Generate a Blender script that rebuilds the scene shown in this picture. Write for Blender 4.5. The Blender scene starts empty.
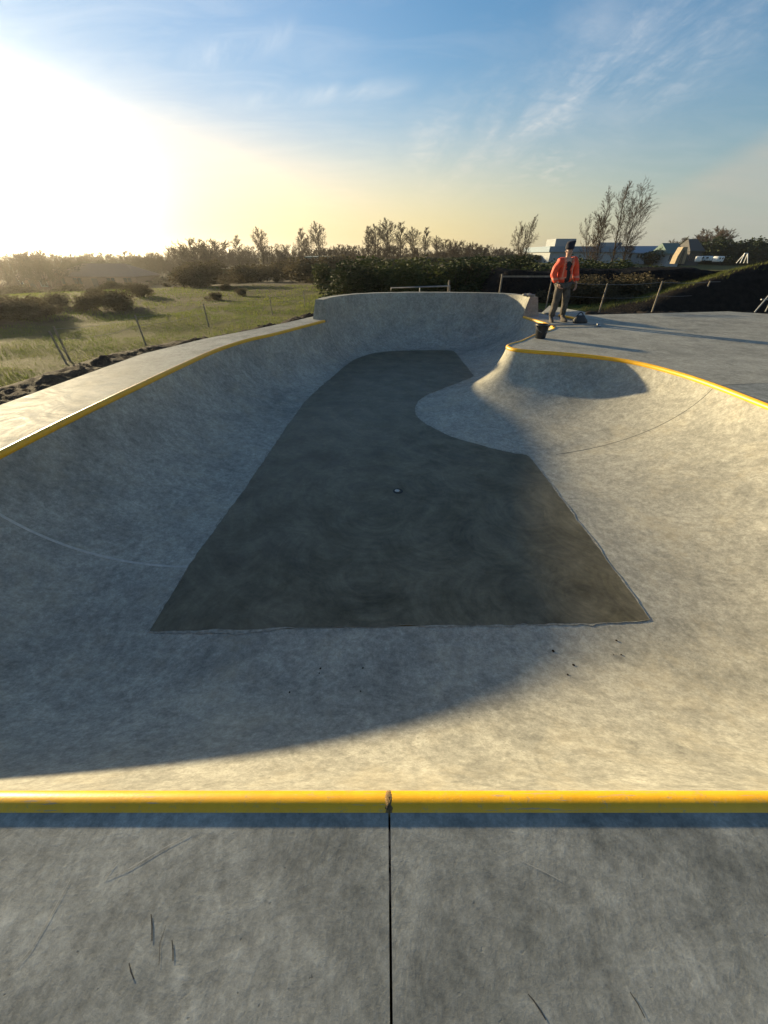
import bpy, bmesh, math, random
from mathutils import Vector, Matrix, noise
from mathutils.geometry import tessellate_polygon
R=math.radians
rnd=random.Random(7)
scn=bpy.context.scene
COL=scn.collection
# ------------------------------------------------------------------ camera
CAMH=1.42; F=370.0; PITCH=R(34.8)
cs,sn=math.cos(PITCH),math.sin(PITCH)
cam=bpy.data.cameras.new('camera'); camo=bpy.data.objects.new('camera',cam); COL.objects.link(camo)
cam.sensor_fit='VERTICAL'; cam.sensor_height=36.0; cam.lens=36.0*F/1024; cam.clip_start=.02; cam.clip_end=5000
camo.location=(0,0,CAMH); camo.rotation_euler=(R(90)-PITCH,0,0); scn.camera=camo
def ray(u,v):
    a=(512-v)/F; b=(u-384)/F
    return Vector((b,cs+a*sn,-sn+a*cs))
def atz(u,v,z):           # point of the sight line on the level z
    d=ray(u,v); t=(z-CAMH)/d.z
    return Vector((d.x*t,d.y*t,z))
def aty(u,v,Y):           # point of the sight line at distance Y
    d=ray(u,v); t=Y/d.y
    return Vector((d.x*t,Y,CAMH+d.z*t))
# ------------------------------------------------------------------ tagging
def tag(o,label=None,cat=None,group=None,kind=None):
    if label: o['label']=label
    if cat: o['category']=cat
    if group: o['group']=group
    if kind: o['kind']=kind
    return o
def empty(name,loc,rz=0):
    o=bpy.data.objects.new(name,None); COL.objects.link(o); o.location=loc; o.rotation_euler=(0,0,rz); o.empty_display_size=.1
    return o
def obj(name,bm,mat,parent=None,smooth=False,angle=None):
    me=bpy.data.meshes.new(name); bm.normal_update(); bm.to_mesh(me); bm.free()
    if isinstance(mat,(list,tuple)):
        for m in mat: me.materials.append(m)
    else: me.materials.append(mat)
    if smooth:
        me.polygons.foreach_set('use_smooth',[True]*len(me.polygons))
    o=bpy.data.objects.new(name,me); COL.objects.link(o)
    if parent: o.parent=parent
    return o
def copy_tree(o,parent=None):
    c=o.copy(); COL.objects.link(c); c.parent=parent
    for ch in [x for x in bpy.data.objects if x.parent==o]: copy_tree(ch,c)
    return c
# ------------------------------------------------------------------ bmesh helpers
def add_box(bm,c,s,rz=0,bev=0,rot=None,mi=0):
    m=Matrix.Translation(Vector(c))@(rot.to_4x4() if rot else Matrix.Rotation(rz,4,'Z'))@Matrix.Diagonal((s[0],s[1],s[2],1))
    r=bmesh.ops.create_cube(bm,size=1,matrix=m)
    fs=set(f for v in r['verts'] for f in v.link_faces)
    for f in fs: f.material_index=mi
    if bev:
        es=list(set(e for v in r['verts'] for e in v.link_edges))
        bmesh.ops.bevel(bm,geom=es,offset=bev,segments=2,affect='EDGES',profile=.5)
def frame(d):
    d=d.normalized(); a=Vector((0,0,1)) if abs(d.z)<.9 else Vector((1,0,0))
    x=d.cross(a).normalized(); return x,x.cross(d).normalized()
def add_tube(bm,pts,rs,n=8,cap=True,mi=0,up=None):
    rings=[]
    pts=[Vector(p) for p in pts]
    if not isinstance(rs,(list,tuple)): rs=[rs]*len(pts)
    for i,p in enumerate(pts):
        d=pts[min(i+1,len(pts)-1)]-pts[max(i-1,0)]
        if up is not None:
            dd=d.normalized(); x=dd.cross(up).normalized(); y=x.cross(dd).normalized()
        else: x,y=frame(d)
        r=rs[i]
        rings.append([bm.verts.new(p+x*(math.cos(2*math.pi*k/n)*r)+y*(math.sin(2*math.pi*k/n)*r)) for k in range(n)])
    for a,b in zip(rings,rings[1:]):
        for k in range(n):
            f=bm.faces.new((a[k],a[(k+1)%n],b[(k+1)%n],b[k])); f.material_index=mi; f.smooth=True
    if cap:
        for f in (bm.faces.new(rings[0][::-1]),bm.faces.new(rings[-1])):
            f.material_index=mi
            for e in f.edges: e.smooth=False
    return rings
def add_rings(bm,rings,cap=True,mi=0):
    """rings: list of lists of vectors"""
    vr=[[bm.verts.new(p) for p in r] for r in rings]; n=len(vr[0])
    for a,b in zip(vr,vr[1:]):
        for k in range(n):
            f=bm.faces.new((a[k],a[(k+1)%n],b[(k+1)%n],b[k])); f.material_index=mi; f.smooth=True
    if cap:
        bm.faces.new(vr[0][::-1]).material_index=mi; bm.faces.new(vr[-1]).material_index=mi
def ell(c,rx,ry,n=16,rz=0,pw=1.0):
    out=[]
    for k in range(n):
        a=2*math.pi*k/n; x=math.cos(a)*rx; y=math.sin(a)*ry
        out.append(Vector(c)+Vector((x*math.cos(rz)-y*math.sin(rz),x*math.sin(rz)+y*math.cos(rz),0)))
    return out
def slab(bm,outer,hole_list,z0,z1):
    """solid slab from a 2D outline (list of (x,y))"""
    pts=[Vector((p[0],p[1],z1)) for p in outer]
    tri=tessellate_polygon([pts])
    top=[bm.verts.new(p) for p in pts]; bot=[bm.verts.new((p.x,p.y,z0)) for p in pts]
    for t in tri:
        try: f=bm.faces.new([top[i] for i in t])
        except ValueError: continue
        f.normal_update()
        if f.normal.z<0: f.normal_flip()
    n=len(pts)
    for i in range(n):
        j=(i+1)%n
        bm.faces.new((top[i],bot[i],bot[j],top[j]))
# ------------------------------------------------------------------ materials
def newmat(name,rough=.8):
    m=bpy.data.materials.new(name); m.use_nodes=True
    nt=m.node_tree; b=nt.nodes['Principled BSDF']; b.inputs['Roughness'].default_value=rough
    return m,nt,b
def N(nt,t,**kw):
    n=nt.nodes.new(t)
    for k,v in kw.items(): setattr(n,k,v)
    return n
def coords(nt,scale=(1,1,1),rot=(0,0,0),obj_space=True):
    tc=N(nt,'ShaderNodeTexCoord'); mp=N(nt,'ShaderNodeMapping')
    mp.inputs['Scale'].default_value=scale; mp.inputs['Rotation'].default_value=rot
    nt.links.new(tc.outputs['Object'],mp.inputs['Vector']); return mp.outputs[0]
def noi(nt,vec,scale,detail=6,rough=.6,dist=0,lo=.3,hi=.7):
    n=N(nt,'ShaderNodeTexNoise'); n.inputs['Scale'].default_value=scale; n.inputs['Detail'].default_value=detail
    n.inputs['Roughness'].default_value=rough; n.inputs['Distortion'].default_value=dist
    nt.links.new(vec,n.inputs['Vector'])
    r=N(nt,'ShaderNodeMapRange'); r.inputs['From Min'].default_value=lo; r.inputs['From Max'].default_value=hi
    nt.links.new(n.outputs['Fac'],r.inputs['Value']); return r.outputs[0]
def mixc(nt,fac,a,b,mode='MIX'):
    m=N(nt,'ShaderNodeMix',data_type='RGBA',blend_type=mode)
    if hasattr(fac,'links') or not isinstance(fac,(int,float)): nt.links.new(fac,m.inputs[0])
    else: m.inputs[0].default_value=fac
    for v,s in ((a,m.inputs[6]),(b,m.inputs[7])):
        if isinstance(v,tuple): s.default_value=(v[0],v[1],v[2],1)
        else: nt.links.new(v,s)
    return m.outputs[2]
def mth(nt,op,a,b=0.0,c=None):
    m=N(nt,'ShaderNodeMath',operation=op)
    for i,v in enumerate((a,b) if c is None else (a,b,c)):
        if isinstance(v,(int,float)): m.inputs[i].default_value=v
        else: nt.links.new(v,m.inputs[i])
    return m.outputs[0]
def ramp_gate(nt,v,lo,hi):
    r=N(nt,'ShaderNodeMapRange'); r.interpolation_type='SMOOTHSTEP'
    r.inputs['From Min'].default_value=lo; r.inputs['From Max'].default_value=hi
    nt.links.new(v,r.inputs['Value']); return r.outputs[0]
def bump(nt,b,h,strength=.3,dist=.01):
    bp=N(nt,'ShaderNodeBump'); bp.inputs['Strength'].default_value=strength; bp.inputs['Distance'].default_value=dist
    nt.links.new(h,bp.inputs['Height']); nt.links.new(bp.outputs[0],b.inputs['Normal'])
def simple(name,c,rough=.8,c2=None,scale=5,metal=0,bs=0,bd=.01,sp=None):
    m,nt,b=newmat(name,rough); v=coords(nt)
    c2=c2 or tuple(x*.75 for x in c)
    f=noi(nt,v,scale,5)
    nt.links.new(mixc(nt,f,c2,c),b.inputs['Base Color']); b.inputs['Metallic'].default_value=metal
    if sp is not None: b.inputs['Specular IOR Level'].default_value=sp
    if bs: bump(nt,b,noi(nt,v,scale*4,6),bs,bd)
    return m
def arcs(nt,v,scale,k,stretch=1.1):
    vo=N(nt,'ShaderNodeTexVoronoi'); vo.inputs['Scale'].default_value=scale
    wn=N(nt,'ShaderNodeTexNoise'); wn.inputs['Scale'].default_value=scale*1.3; nt.links.new(v,wn.inputs['Vector'])
    ad=N(nt,'ShaderNodeVectorMath',operation='MULTIPLY_ADD'); nt.links.new(wn.outputs['Color'],ad.inputs[0]); ad.inputs[1].default_value=(.5/scale,.5/scale,0); nt.links.new(v,ad.inputs[2])
    nt.links.new(ad.outputs[0],vo.inputs['Vector'])
    sub=N(nt,'ShaderNodeVectorMath',operation='SUBTRACT'); nt.links.new(v,sub.inputs[0]); nt.links.new(vo.outputs['Position'],sub.inputs[1])
    ln=N(nt,'ShaderNodeVectorMath',operation='LENGTH'); nt.links.new(sub.outputs[0],ln.inputs[0])
    sp=N(nt,'ShaderNodeSeparateXYZ'); nt.links.new(v,sp.inputs[0]); cb=N(nt,'ShaderNodeCombineXYZ')
    nt.links.new(mth(nt,'MULTIPLY',ln.outputs['Value'],k),cb.inputs[0]); nt.links.new(mth(nt,'MULTIPLY',sp.outputs[0],stretch),cb.inputs[1]); nt.links.new(mth(nt,'MULTIPLY',sp.outputs[1],stretch),cb.inputs[2])
    return noi(nt,cb.outputs[0],1.0,8,.7,.15,.36,.66)
def concrete(name,c_dark,c_mid,c_light,rough=.75,spec=.35,stain=.3,fine=1.0,bs=.5,warm=None,arc=.35,off=0,asc=.8,ak=13,mf=.7):
    m,nt,b=newmat(name,rough); v0=coords(nt); 
    ad=N(nt,'ShaderNodeVectorMath',operation='ADD'); nt.links.new(v0,ad.inputs[0]); ad.inputs[1].default_value=(off,off*2,0); v=ad.outputs[0]
    big=noi(nt,v,.45,6,.6,.4,.34,.66)
    med=noi(nt,v,2.2,12,.74,.25,.38,.64)
    fin=noi(nt,v,14,10,.78,.1,.34,.68)
    gr=noi(nt,v,90,6,.75,0,.3,.72)
    a1=arcs(nt,v,asc,ak); a2=arcs(nt,v,1.5,24,2.0); ar=mth(nt,'MULTIPLY',mth(nt,'ADD',a1,a2),.5)
    c=mixc(nt,big,c_dark,c_mid)
    c=mixc(nt,mth(nt,'MULTIPLY',med,mf),c,c_light)
    av=mixc(nt,ar,(.62,.62,.62),(1.32,1.32,1.32)); c=mixc(nt,arc,c,av,'MULTIPLY')
    fv=mixc(nt,fin,(.55,.55,.55),(1.38,1.38,1.38)); c=mixc(nt,.6*fine,c,fv,'MULTIPLY')
    gv=mixc(nt,gr,(.72,.72,.72),(1.25,1.25,1.25)); c=mixc(nt,.6*fine,c,gv,'MULTIPLY')
    cr_=noi(nt,v,34,9,.82,0,.40,.60); c=mixc(nt,.5*fine,c,mixc(nt,cr_,(.62,.62,.62),(1.18,1.18,1.18)),'MULTIPLY')
    s1=noi(nt,v,1.1,12,.78,.3,.56,.68); s2=noi(nt,v,9,10,.8,0,.46,.60)
    c=mixc(nt,mth(nt,'MULTIPLY',mth(nt,'MULTIPLY',s1,s2),stain),c,tuple(x*.35 for x in c_dark))
    pit=noi(nt,v,48,3,.5,0,.70,.74); pg=noi(nt,v,3,4,.6,0,.45,.6); c=mixc(nt,mth(nt,'MULTIPLY',mth(nt,'MULTIPLY',pit,pg),.6),c,tuple(x*.3 for x in c_dark))
    if warm:
        w=noi(nt,v,2.1,9,.7,.3,.5,.72); c=mixc(nt,mth(nt,'MULTIPLY',w,.35),c,warm)
    nt.links.new(c,b.inputs['Base Color']); b.inputs['Specular IOR Level'].default_value=spec
    rr=N(nt,'ShaderNodeMapRange'); rr.inputs['To Min'].default_value=rough-.12; rr.inputs['To Max'].default_value=min(1,rough+.1)
    nt.links.new(ar,rr.inputs['Value']); nt.links.new(rr.outputs[0],b.inputs['Roughness'])
    h=mth(nt,'ADD',mth(nt,'MULTIPLY',ar,.45),mth(nt,'ADD',mth(nt,'MULTIPLY',fin,.45),mth(nt,'SUBTRACT',mth(nt,'MULTIPLY',gr,.18),mth(nt,'MULTIPLY',pit,.2))))
    bump(nt,b,h,bs,.003)
    return m
M={}
M['deck']=concrete('deck_concrete',(.155,.16,.143),(.285,.29,.258),(.46,.46,.41),.78,.22,1.0,1.0,.4,None,.5)
M['palewarm']=concrete('pale_deck_concrete',(.20,.19,.155),(.35,.335,.275),(.52,.495,.41),.8,.2,.9,1.0,.35,None,.4,11)
M['bowl']=concrete('sanded_bowl_concrete',(.25,.248,.215),(.385,.372,.315),(.56,.535,.44),.85,.2,.7,1.1,.5,(.49,.42,.28),.55,7,mf=.5)
M['wet']=concrete('fresh_damp_concrete',(.074,.066,.038),(.120,.107,.066),(.22,.198,.135),.55,.25,.2,.4,.12,None,1.0,3,.42,9)
M['joint']=simple('dark_joint',(.035,.035,.035),.9)
M['lightjoint']=simple('pale_joint',(.6,.59,.53),.8,(.36,.36,.32),18)
# yellow paint on steel
m,nt,b=newmat('yellow_painted_steel',.42); v=coords(nt)
f=noi(nt,v,9,6,.65,.3,.35,.7); wv=noi(nt,v,38,8,.85,0,.56,.62); dv=noi(nt,v,2.5,6,.7,0,.55,.75)
c=mixc(nt,f,(.76,.38,.006),(.86,.46,.012)); c=mixc(nt,mth(nt,'MULTIPLY',dv,.35),c,(.5,.36,.12)); c=mixc(nt,mth(nt,'MULTIPLY',wv,.6),c,(.40,.30,.14)); wq=noi(nt,coords(nt,(2,30,30)),3,6,.7,0,.60,.64); c=mixc(nt,mth(nt,'MULTIPLY',wq,.7),c,(.3,.27,.22))
nt.links.new(c,b.inputs['Base Color']); bump(nt,b,noi(nt,v,80,5),.1,.002); M['yellow']=m
M['rust']=simple('rusty_weld',(.42,.24,.06),.8,(.05,.04,.03),70,.0,.8,.003)
def inside_poly(q,poly):
    c=False; n=len(poly); j=n-1
    for i in range(n):
        if ((poly[i].y>q.y)!=(poly[j].y>q.y)) and q.x<(poly[j].x-poly[i].x)*(q.y-poly[i].y)/(poly[j].y-poly[i].y)+poly[i].x: c=not c
        j=i
    return c
# ------------------------------------------------------------------ bowl outline stations: rim (x,y) -> foot (x,y)
DEP=-.93; RIMZ=-.02
ST=[ # front, going left (clockwise seen from above)
 ((0,.437),(0,1.835)),((-1.65,.437),(-1.35,1.80)),((-2.05,.48),(-1.6,1.79)),((-2.55,.72),(-1.78,1.79)),((-3.1,1.25),(-1.785,1.85)),((-3.36,1.95),(-1.79,2.1)),
 ((-3.38,2.5),(-1.80,2.5)),((-3.35,3.73),(-1.72,3.6)),((-3.28,4.95),(-1.66,4.9)),((-3.19,6.2),(-1.60,6.2)),((-3.08,7.25),(-1.53,7.2)),((-2.82,8.2),(-1.38,8.1)),
 ((-2.43,8.95),(-1.22,8.85)),((-1.98,10.0),(-1.05,9.75)),((-1.55,11.0),(-.89,10.4)),
 ((-1.42,11.55),(-.75,10.8)),((-1.12,12.15),(-.53,11.15)),((-.6,12.75),(-.24,11.5)),((.3,13.1),(.3,11.76)),((1.3,13.2),(1.15,11.86)),((2.5,13.1),(1.75,11.88)),((3.35,12.85),(2.0,11.82)),((3.8,12.35),(2.07,11.7)),((3.93,11.75),(2.1,11.45)),
 ((4.02,11.1),(2.1,11.0)),((4.1,10.4),(2.1,10.4)),((4.06,9.75),(2.12,9.9)),((3.8,9.33),(2.12,9.55)),((3.42,8.95),(2.12,9.25)),((3.08,8.5),(2.1,8.98)),((2.75,8.05),(1.75,8.55)),((2.5,7.8),(1.3,8.05)),
 ((2.37,7.62),(.92,7.62)),((2.35,7.45),(.68,7.2)),((2.44,7.28),(.57,6.7)),((2.7,7.14),(.63,6.18)),((3.12,6.98),(1.0,5.53)),((3.69,6.68),(1.35,5.22)),((4.1,6.27),(1.65,5.0)),((4.33,5.65),(1.88,4.86)),((4.42,5.0),(2.06,4.75)),
 ((4.43,4.2),(2.08,4.1)),((4.42,3.0),(2.08,3.0)),((4.25,1.9),(2.085,2.1)),((3.7,1.0),(2.085,1.9)),((2.8,.53),(2.05,1.885)),((1.7,.437),(1.6,1.87)),((.8,.437),(.8,1.85))]
nS=len(ST); SUB=10; I_EXT0=14; I_EXT1=23; I_LJ=6; I_RJ=40
def cr(p0,p1,p2,p3,t):
    p0,p1,p2,p3=map(Vector,(p0,p1,p2,p3))
    return .5*((2*p1)+(-p0+p2)*t+(2*p0-5*p1+4*p2-p3)*t*t+(-p0+3*p1-3*p2+p3)*t*t*t)
rim=[];foot=[]
STRAIGHT={0,nS-1,nS-2,1}
SHARP={3,4,5,6,40,44,45,46}|set(range(41,48))|{0,1,2}
for i in range(nS):
    a=[ST[(i+k)%nS] for k in (-1,0,1,2)]
    for s in range(SUB):
        t=s/SUB
        if i in STRAIGHT: r=Vector(a[1][0]).lerp(Vector(a[2][0]),t)
        else: r=cr(*[x[0] for x in a],t)
        if i in SHARP: f=Vector(a[1][1]).lerp(Vector(a[2][1]),t)
        else: f=cr(*[x[1] for x in a],t)
        rim.append(r); foot.append(f)
nR=len(rim)
def inward(i):
    d=(foot[i]-rim[i]); return d.normalized()
def outn(i):   # outward normal of the rim curve
    d=rim[(i+1)%nR]-rim[(i-1)%nR]; n=Vector((d.y,-d.x)).normalized()
    if n.dot(inward(i))>0: n=-n
    return n
def aof(i):
    k=i/SUB; w=max(0,min(1,(k-30.5)/2))*max(0,min(1,(41-k)/3)); return R(74)+R(9)*w
def prof(i,s,A=None):
    """point at fraction s from foot (0) to rim (1)"""
    A=A or aof(i)
    f,r=foot[i],rim[i]-outn(i)*.025; D=(-.035)-DEP
    a=A*s; h=math.sin(a)/math.sin(A); z=(1-math.cos(a))/(1-math.cos(A))
    p=f.lerp(r,h); return Vector((p.x,p.y,DEP+D*z))
def wob(p,n):
    k=noise.noise(Vector((p.x*.9,p.y*.9,p.z*.9)))*.008+noise.noise(Vector((p.x*3,p.y*3,p.z*3)))*.0025
    return k
NP=22
bowl=empty('skate_bowl',(0,6,0)); tag(bowl,'large concrete skate bowl with yellow coping and a darker freshly poured floor','skate bowl')
bowl.location=(0,0,0)
def loft(i0,i1,rows):
    bm=bmesh.new(); g=[]
    idx=list(range(i0,i1+1)) if i1>i0 else list(range(i0,nR))+list(range(0,i1+1))
    for i in idx:
        i=i%nR
        col=rows(i); out=[]
        for k,p in enumerate(col):
            w=wob(p,0)*min(1,4*k/len(col))*min(1,4*(1-k/len(col)))
            out.append(bm.verts.new(p+Vector((0,0,w))))
        g.append(out)
    for a,b in zip(g,g[1:]):
        for k in range(len(a)-1):
            f=bm.faces.new((a[k],a[k+1],b[k+1],b[k])); f.smooth=True
    bmesh.ops.remove_doubles(bm,verts=bm.verts,dist=1e-5)
    bmesh.ops.recalc_face_normals(bm,faces=bm.faces)
    if sum(f.normal.z for f in bm.faces)<0: bmesh.ops.reverse_faces(bm,faces=bm.faces)
    return bm
rows=lambda i:[prof(i,k/NP) for k in range(NP+1)]
L0,E0,E1,J=I_LJ*SUB,I_EXT0*SUB,I_EXT1*SUB,I_RJ*SUB
# pieces of transition: front corner, left wall, right hip, right wall
def part(name,bm,mat,label=None,parent=bowl,smooth=True):
    o=obj(name,bm,mat,parent,smooth)
    if label: o['label']=label
    return o
part('transition',loft(J,L0,rows),M['bowl'],'wide sunlit near transition sweeping round both front corners')
part('transition',loft(L0,E0,rows),M['bowl'],'shaded left transition wall')
part('transition',loft(E1,J,rows),M['bowl'],'hipped transition around the peninsula on the right')
# extension: transition + raised wall
EXH=.466
def rows_ext(i):
    c=rows(i); d=(c[-1]-c[-3]); d=d/d.z
    # carry the slope on to the top
    top=c[-1]+Vector((d.x*.45,d.y*.45,1))*(EXH+.035)
    for k in range(1,6): c.append((c[NP]).lerp(top,k/5))
    return c
bm=loft(E0,E1,rows_ext)
# top ledge, back and ends
tops=[];
for i in range(E0,E1+1):
    c=rows_ext(i); n=outn(i); n3=Vector((n.x,n.y,0)); w=.24
    jit=noise.noise(Vector((i*.3,0,0)))*.008
    tops.append([c[-1]+Vector((0,0,.001)),c[-1]+n3*w+Vector((0,0,jit)),Vector((c[-1].x,c[-1].y,-.35))+n3*(w+.22)])
vs=[[bm.verts.new(p) for p in t] for t in tops]
for a,b in zip(vs,vs[1:]):
    for k in range(2): bm.faces.new((a[k],b[k],b[k+1],a[k+1]))
for i,t in ((E0,vs[0]),(E1,vs[-1])):
    c=rows_ext(i); lo=[bm.verts.new(p) for p in c[NP-8:-1]]
    bm.faces.new(lo+[t[0],t[1],t[2]])
part('extension_wall',bm,M['bowl'],'raised rear wall standing above deck level',smooth=False)
for p in bpy.data.objects['extension_wall'].data.polygons: p.use_smooth=len(p.vertices)==4 and p.normal.z<.95
# floor
bm=bmesh.new(); jr=random.Random(3); pts=[]
for i in range(nR):
    p=foot[i]
    if pts and (p-pts[-1]).length<.02: continue
    pts.append(p)
dense=[]
for a,b in zip(pts,pts[1:]+pts[:1]):
    k=max(1,int((b-a).length/.035))
    for j in range(k): dense.append(a.lerp(b,j/k))
out=[]
for i,p in enumerate(dense):
    d=dense[(i+1)%len(dense)]-dense[i-1]; n=Vector((d.y,-d.x)).normalized()
    if n.dot(Vector((.2,6))-p)>0 and False: n=-n
    out.append(p+n*(noise.noise(Vector((p.x*9,p.y*9,0)))*.014+noise.noise(Vector((p.x*2.5,p.y*2.5,4)))*.012+jr.uniform(-.003,.003)))
poly=[Vector((p.x,p.y,DEP+.004)) for p in out]
tri=tessellate_polygon([poly]); vv=[bm.verts.new(p) for p in poly]
for t in tri:
    try: f=bm.faces.new([vv[k] for k in t])
    except ValueError: continue
    f.normal_update()
    if f.normal.z<0: f.normal_flip()
for i in range(len(vv)):
    a,b=vv[i],vv[(i+1)%len(vv)]
    c,d=bm.verts.new(a.co-Vector((0,0,.02))),bm.verts.new(b.co-Vector((0,0,.02))); bm.faces.new((a,c,d,b))
part('flat_bottom',bm,M['wet'],'dark damp freshly poured concrete floor',smooth=False)
bm=bmesh.new(); n_=len(out); ia=[];oa=[]
for i,p in enumerate(out):
    d=out[(i+1)%n_]-out[i-1]; n=Vector((d.y,-d.x)).normalized()
    if inside_poly(p+n*.02,foot): n=-n
    w_=max(.001,.008+.045*noise.noise(Vector((p.x*3,p.y*3,8)))+.02*noise.noise(Vector((p.x*14,p.y*14,8))))
    ia.append(bm.verts.new((p.x-n.x*.012,p.y-n.y*.012,DEP+.002))); oa.append(bm.verts.new((p.x+n.x*w_,p.y+n.y*w_,DEP+.0045)))
for i in range(n_): bm.faces.new((ia[i],ia[(i+1)%n_],oa[(i+1)%n_],oa[i]))
bmesh.ops.recalc_face_normals(bm,faces=bm.faces)
if sum(f.normal.z for f in bm.faces)<0: bmesh.ops.reverse_faces(bm,faces=bm.faces)
part('cement_smear',bm,simple('cement_smear',(.40,.385,.32),.9,(.16,.15,.12),28,bs=.5,bd=.003),smooth=False)
# joints in the transition
def joint(i,s0,s1,w,mat,lift=.003,nm='panel_joint'):
    bm=bmesh.new(); prev=None
    for k in range(41):
        s=s0+(s1-s0)*k/40; p=prof(i,s); q=prof((i+1)%nR,s); d=(q-p); d.normalize(); p=p+Vector((0,0,wob(p,0)*min(1,4*s)*min(1,4*(1-s))))
        n=(prof(i,min(1,s+.01))-prof(i,max(0,s-.01))).normalized().cross(d); n=n if n.z>0 else -n
        row=[bm.verts.new(p-d*w/2+n*.0005),bm.verts.new(p+n*lift),bm.verts.new(p+d*w/2+n*.0005)]
        if prev:
            for a in range(2): bm.faces.new((prev[a],prev[a+1],row[a+1],row[a]))
        prev=row
    part(nm,bm,mat)
joint(L0,0,1,.024,M['lightjoint'],.010)
joint(J,.12,1,.01,M['joint'],.003)
joint(E0,0,1,.008,M['joint'],.003)
# drain
dr=atz(398,491,DEP+.005)
bm=bmesh.new(); n=24
for k in range(n):
    a0,a1=2*math.pi*k/n,2*math.pi*(k+1)/n
    prof_=[(.06,.0),(.053,.004),(.045,.005),(.04,.001)]
    A=[bm.verts.new(dr+Vector((math.cos(a0)*r,math.sin(a0)*r,z))) for r,z in prof_]; B=[bm.verts.new(dr+Vector((math.cos(a1)*r,math.sin(a1)*r,z))) for r,z in prof_]
    for j in range(3): bm.faces.new((A[j],B[j],B[j+1],A[j+1]))
dn=part('drain',bm,M['joint'])
bm=bmesh.new(); bmesh.ops.create_circle(bm,cap_ends=True,segments=20,radius=.03,matrix=Matrix.Translation(dr+Vector((-.01,0,.006)))); part('drain_plug',bm,M['lightjoint'],parent=dn)
# coping pipes
CR_=.036
def coping(i0,i1,label,a=None,b=None):
    idx=list(range(i0,i1+1)) if i1>i0 else list(range(i0,nR))+list(range(0,i1+1))
    pts=[Vector((rim[i%nR].x,rim[i%nR].y,-.023)) for i in idx]
    if a: pts[0]=Vector((a[0],a[1],-.023))
    if b: pts[-1]=Vector((b[0],b[1],-.023))
    bm=bmesh.new(); add_tube(bm,pts,CR_,20,up=Vector((0,0,1)))
    part('coping',bm,M['yellow'],label)
coping(0,L0,'front pipe of the yellow coping left of the weld',a=(.0135,.437))
coping(L0,E0-1,'shaded yellow coping along the left rim')
coping(J-1,nR,'front pipe of the yellow coping right of the weld',b=(.0165,.437))
coping(E1+1,J-1,'yellow coping curling round the peninsula')
# rusty weld
bm=bmesh.new(); wr=random.Random(5)
rings=[]
for k in range(7):
    x=.006+.018*k/6; rr=[]
    for j in range(24):
        a=2*math.pi*j/24; r=CR_+.0001+(.0006*math.sin(math.pi*k/6))*wr.uniform(.0,1.6)
        rr.append(Vector((x+wr.uniform(-.0045,.0045),.437+math.cos(a)*r,-.023+math.sin(a)*r)))
    rings.append(rr)
add_rings(bm,rings); part('weld',bm,M['rust'])
# ------------------------------------------------------------------ deck slabs
def rimline(i0,i1,off):
    idx=list(range(i0,i1+1)) if i1>i0 else list(range(i0,nR))+list(range(0,i1+1))
    return [rim[i%nR]+outn(i%nR)*off for i in idx]
OFF=.0195
def struct(name,bm,mat,smooth=False,kind='structure'):
    o=obj(name,bm,mat,None,smooth); o['kind']=kind; return o
g=.0033; jx=.0165
ra=rimline(0,E0-2,OFF); ra=[Vector((jx-g,ra[0].y))]+[p for p in ra if p.x<jx-g-.01]
outl=[(-1.95,11.75),(-2.45,10.6),(-2.95,9.6),(-3.7,8.3),(-4.22,6.9),(-4.33,5.5),(-4.42,4.2),(-4.5,2.5),(-4.6,0),(-4.7,-4)]
enda=[tuple(rim[E0]+outn(E0)*.01)]
bm=bmesh.new(); slab(bm,[tuple(p) for p in ra]+[(-1.57,10.99),(-1.78,11.1),(-1.9,11.75)]+outl[0:]+[(jx-g,-4)],None,-.16,0)
struct('concrete_deck',bm,M['deck'])
# far-right joint line from rim at y~5.0 going right
pj=rim[J]
rb=rimline(J+1,nR-1,OFF); rb=[p for p in rb if p.y>.2]
rb=[Vector((pj.x+OFF,pj.y-.02))]+[p for p in rb if not(abs(p.y-.437)<.1 and p.x<jx+g+.01)]+[Vector((jx+g,rb[-1].y))]
bm=bmesh.new(); slab(bm,[(22,7.55-.008),(22,-4),(jx+g,-4)]+[tuple(p) for p in rb[::-1]],None,-.16,0)
struct('concrete_deck',bm,M['deck'])
rc=rimline(E1+2,J-1,OFF)
bm=bmesh.new(); slab(bm,[tuple(p) for p in rc]+[(pj.x+OFF,pj.y-.006),(22,7.55),(22,10.3),(11.3,12.2),(10.5,12.8),(5.9,12.0),(5.5,12.35),(4.6,12.6),(4.25,12.45),(4.19,11.7)],None,-.16,0)
struct('concrete_deck',bm,M['palewarm'])
def mark(bm,pts,w):
    pts=[atz(u,v,.0015) for u,v in pts]; n=len(pts); prev=None
    for i,p in enumerate(pts):
        d=(pts[min(i+1,n-1)]-pts[max(i-1,0)]).normalized(); q=Vector((-d.y,d.x,0)); ww=w*(.35+.65*math.sin(math.pi*(i+.4)/(n)))
        r=[bm.verts.new(p-q*ww),bm.verts.new(p+q*ww)]
        if prev: bm.faces.new((prev[0],prev[1],r[1],r[0]))
        prev=r
bm=bmesh.new()
for pts_,w_ in (([(151,914),(152,925),(152,941)],.0016),([(172,940),(173,950),(173,961)],.0014),([(129,963),(131,972),(134,979)],.0014),([(166,925),(160,943),(159,965)],.0006),([(528,994),(534,1001),(540,1010),(546,1020)],.0016),([(630,992),(638,1004),(645,1018)],.0011)):
    mark(bm,pts_,w_)
struct('dark_scuff_marks',bm,M['joint'])
bm=bmesh.new()
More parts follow.
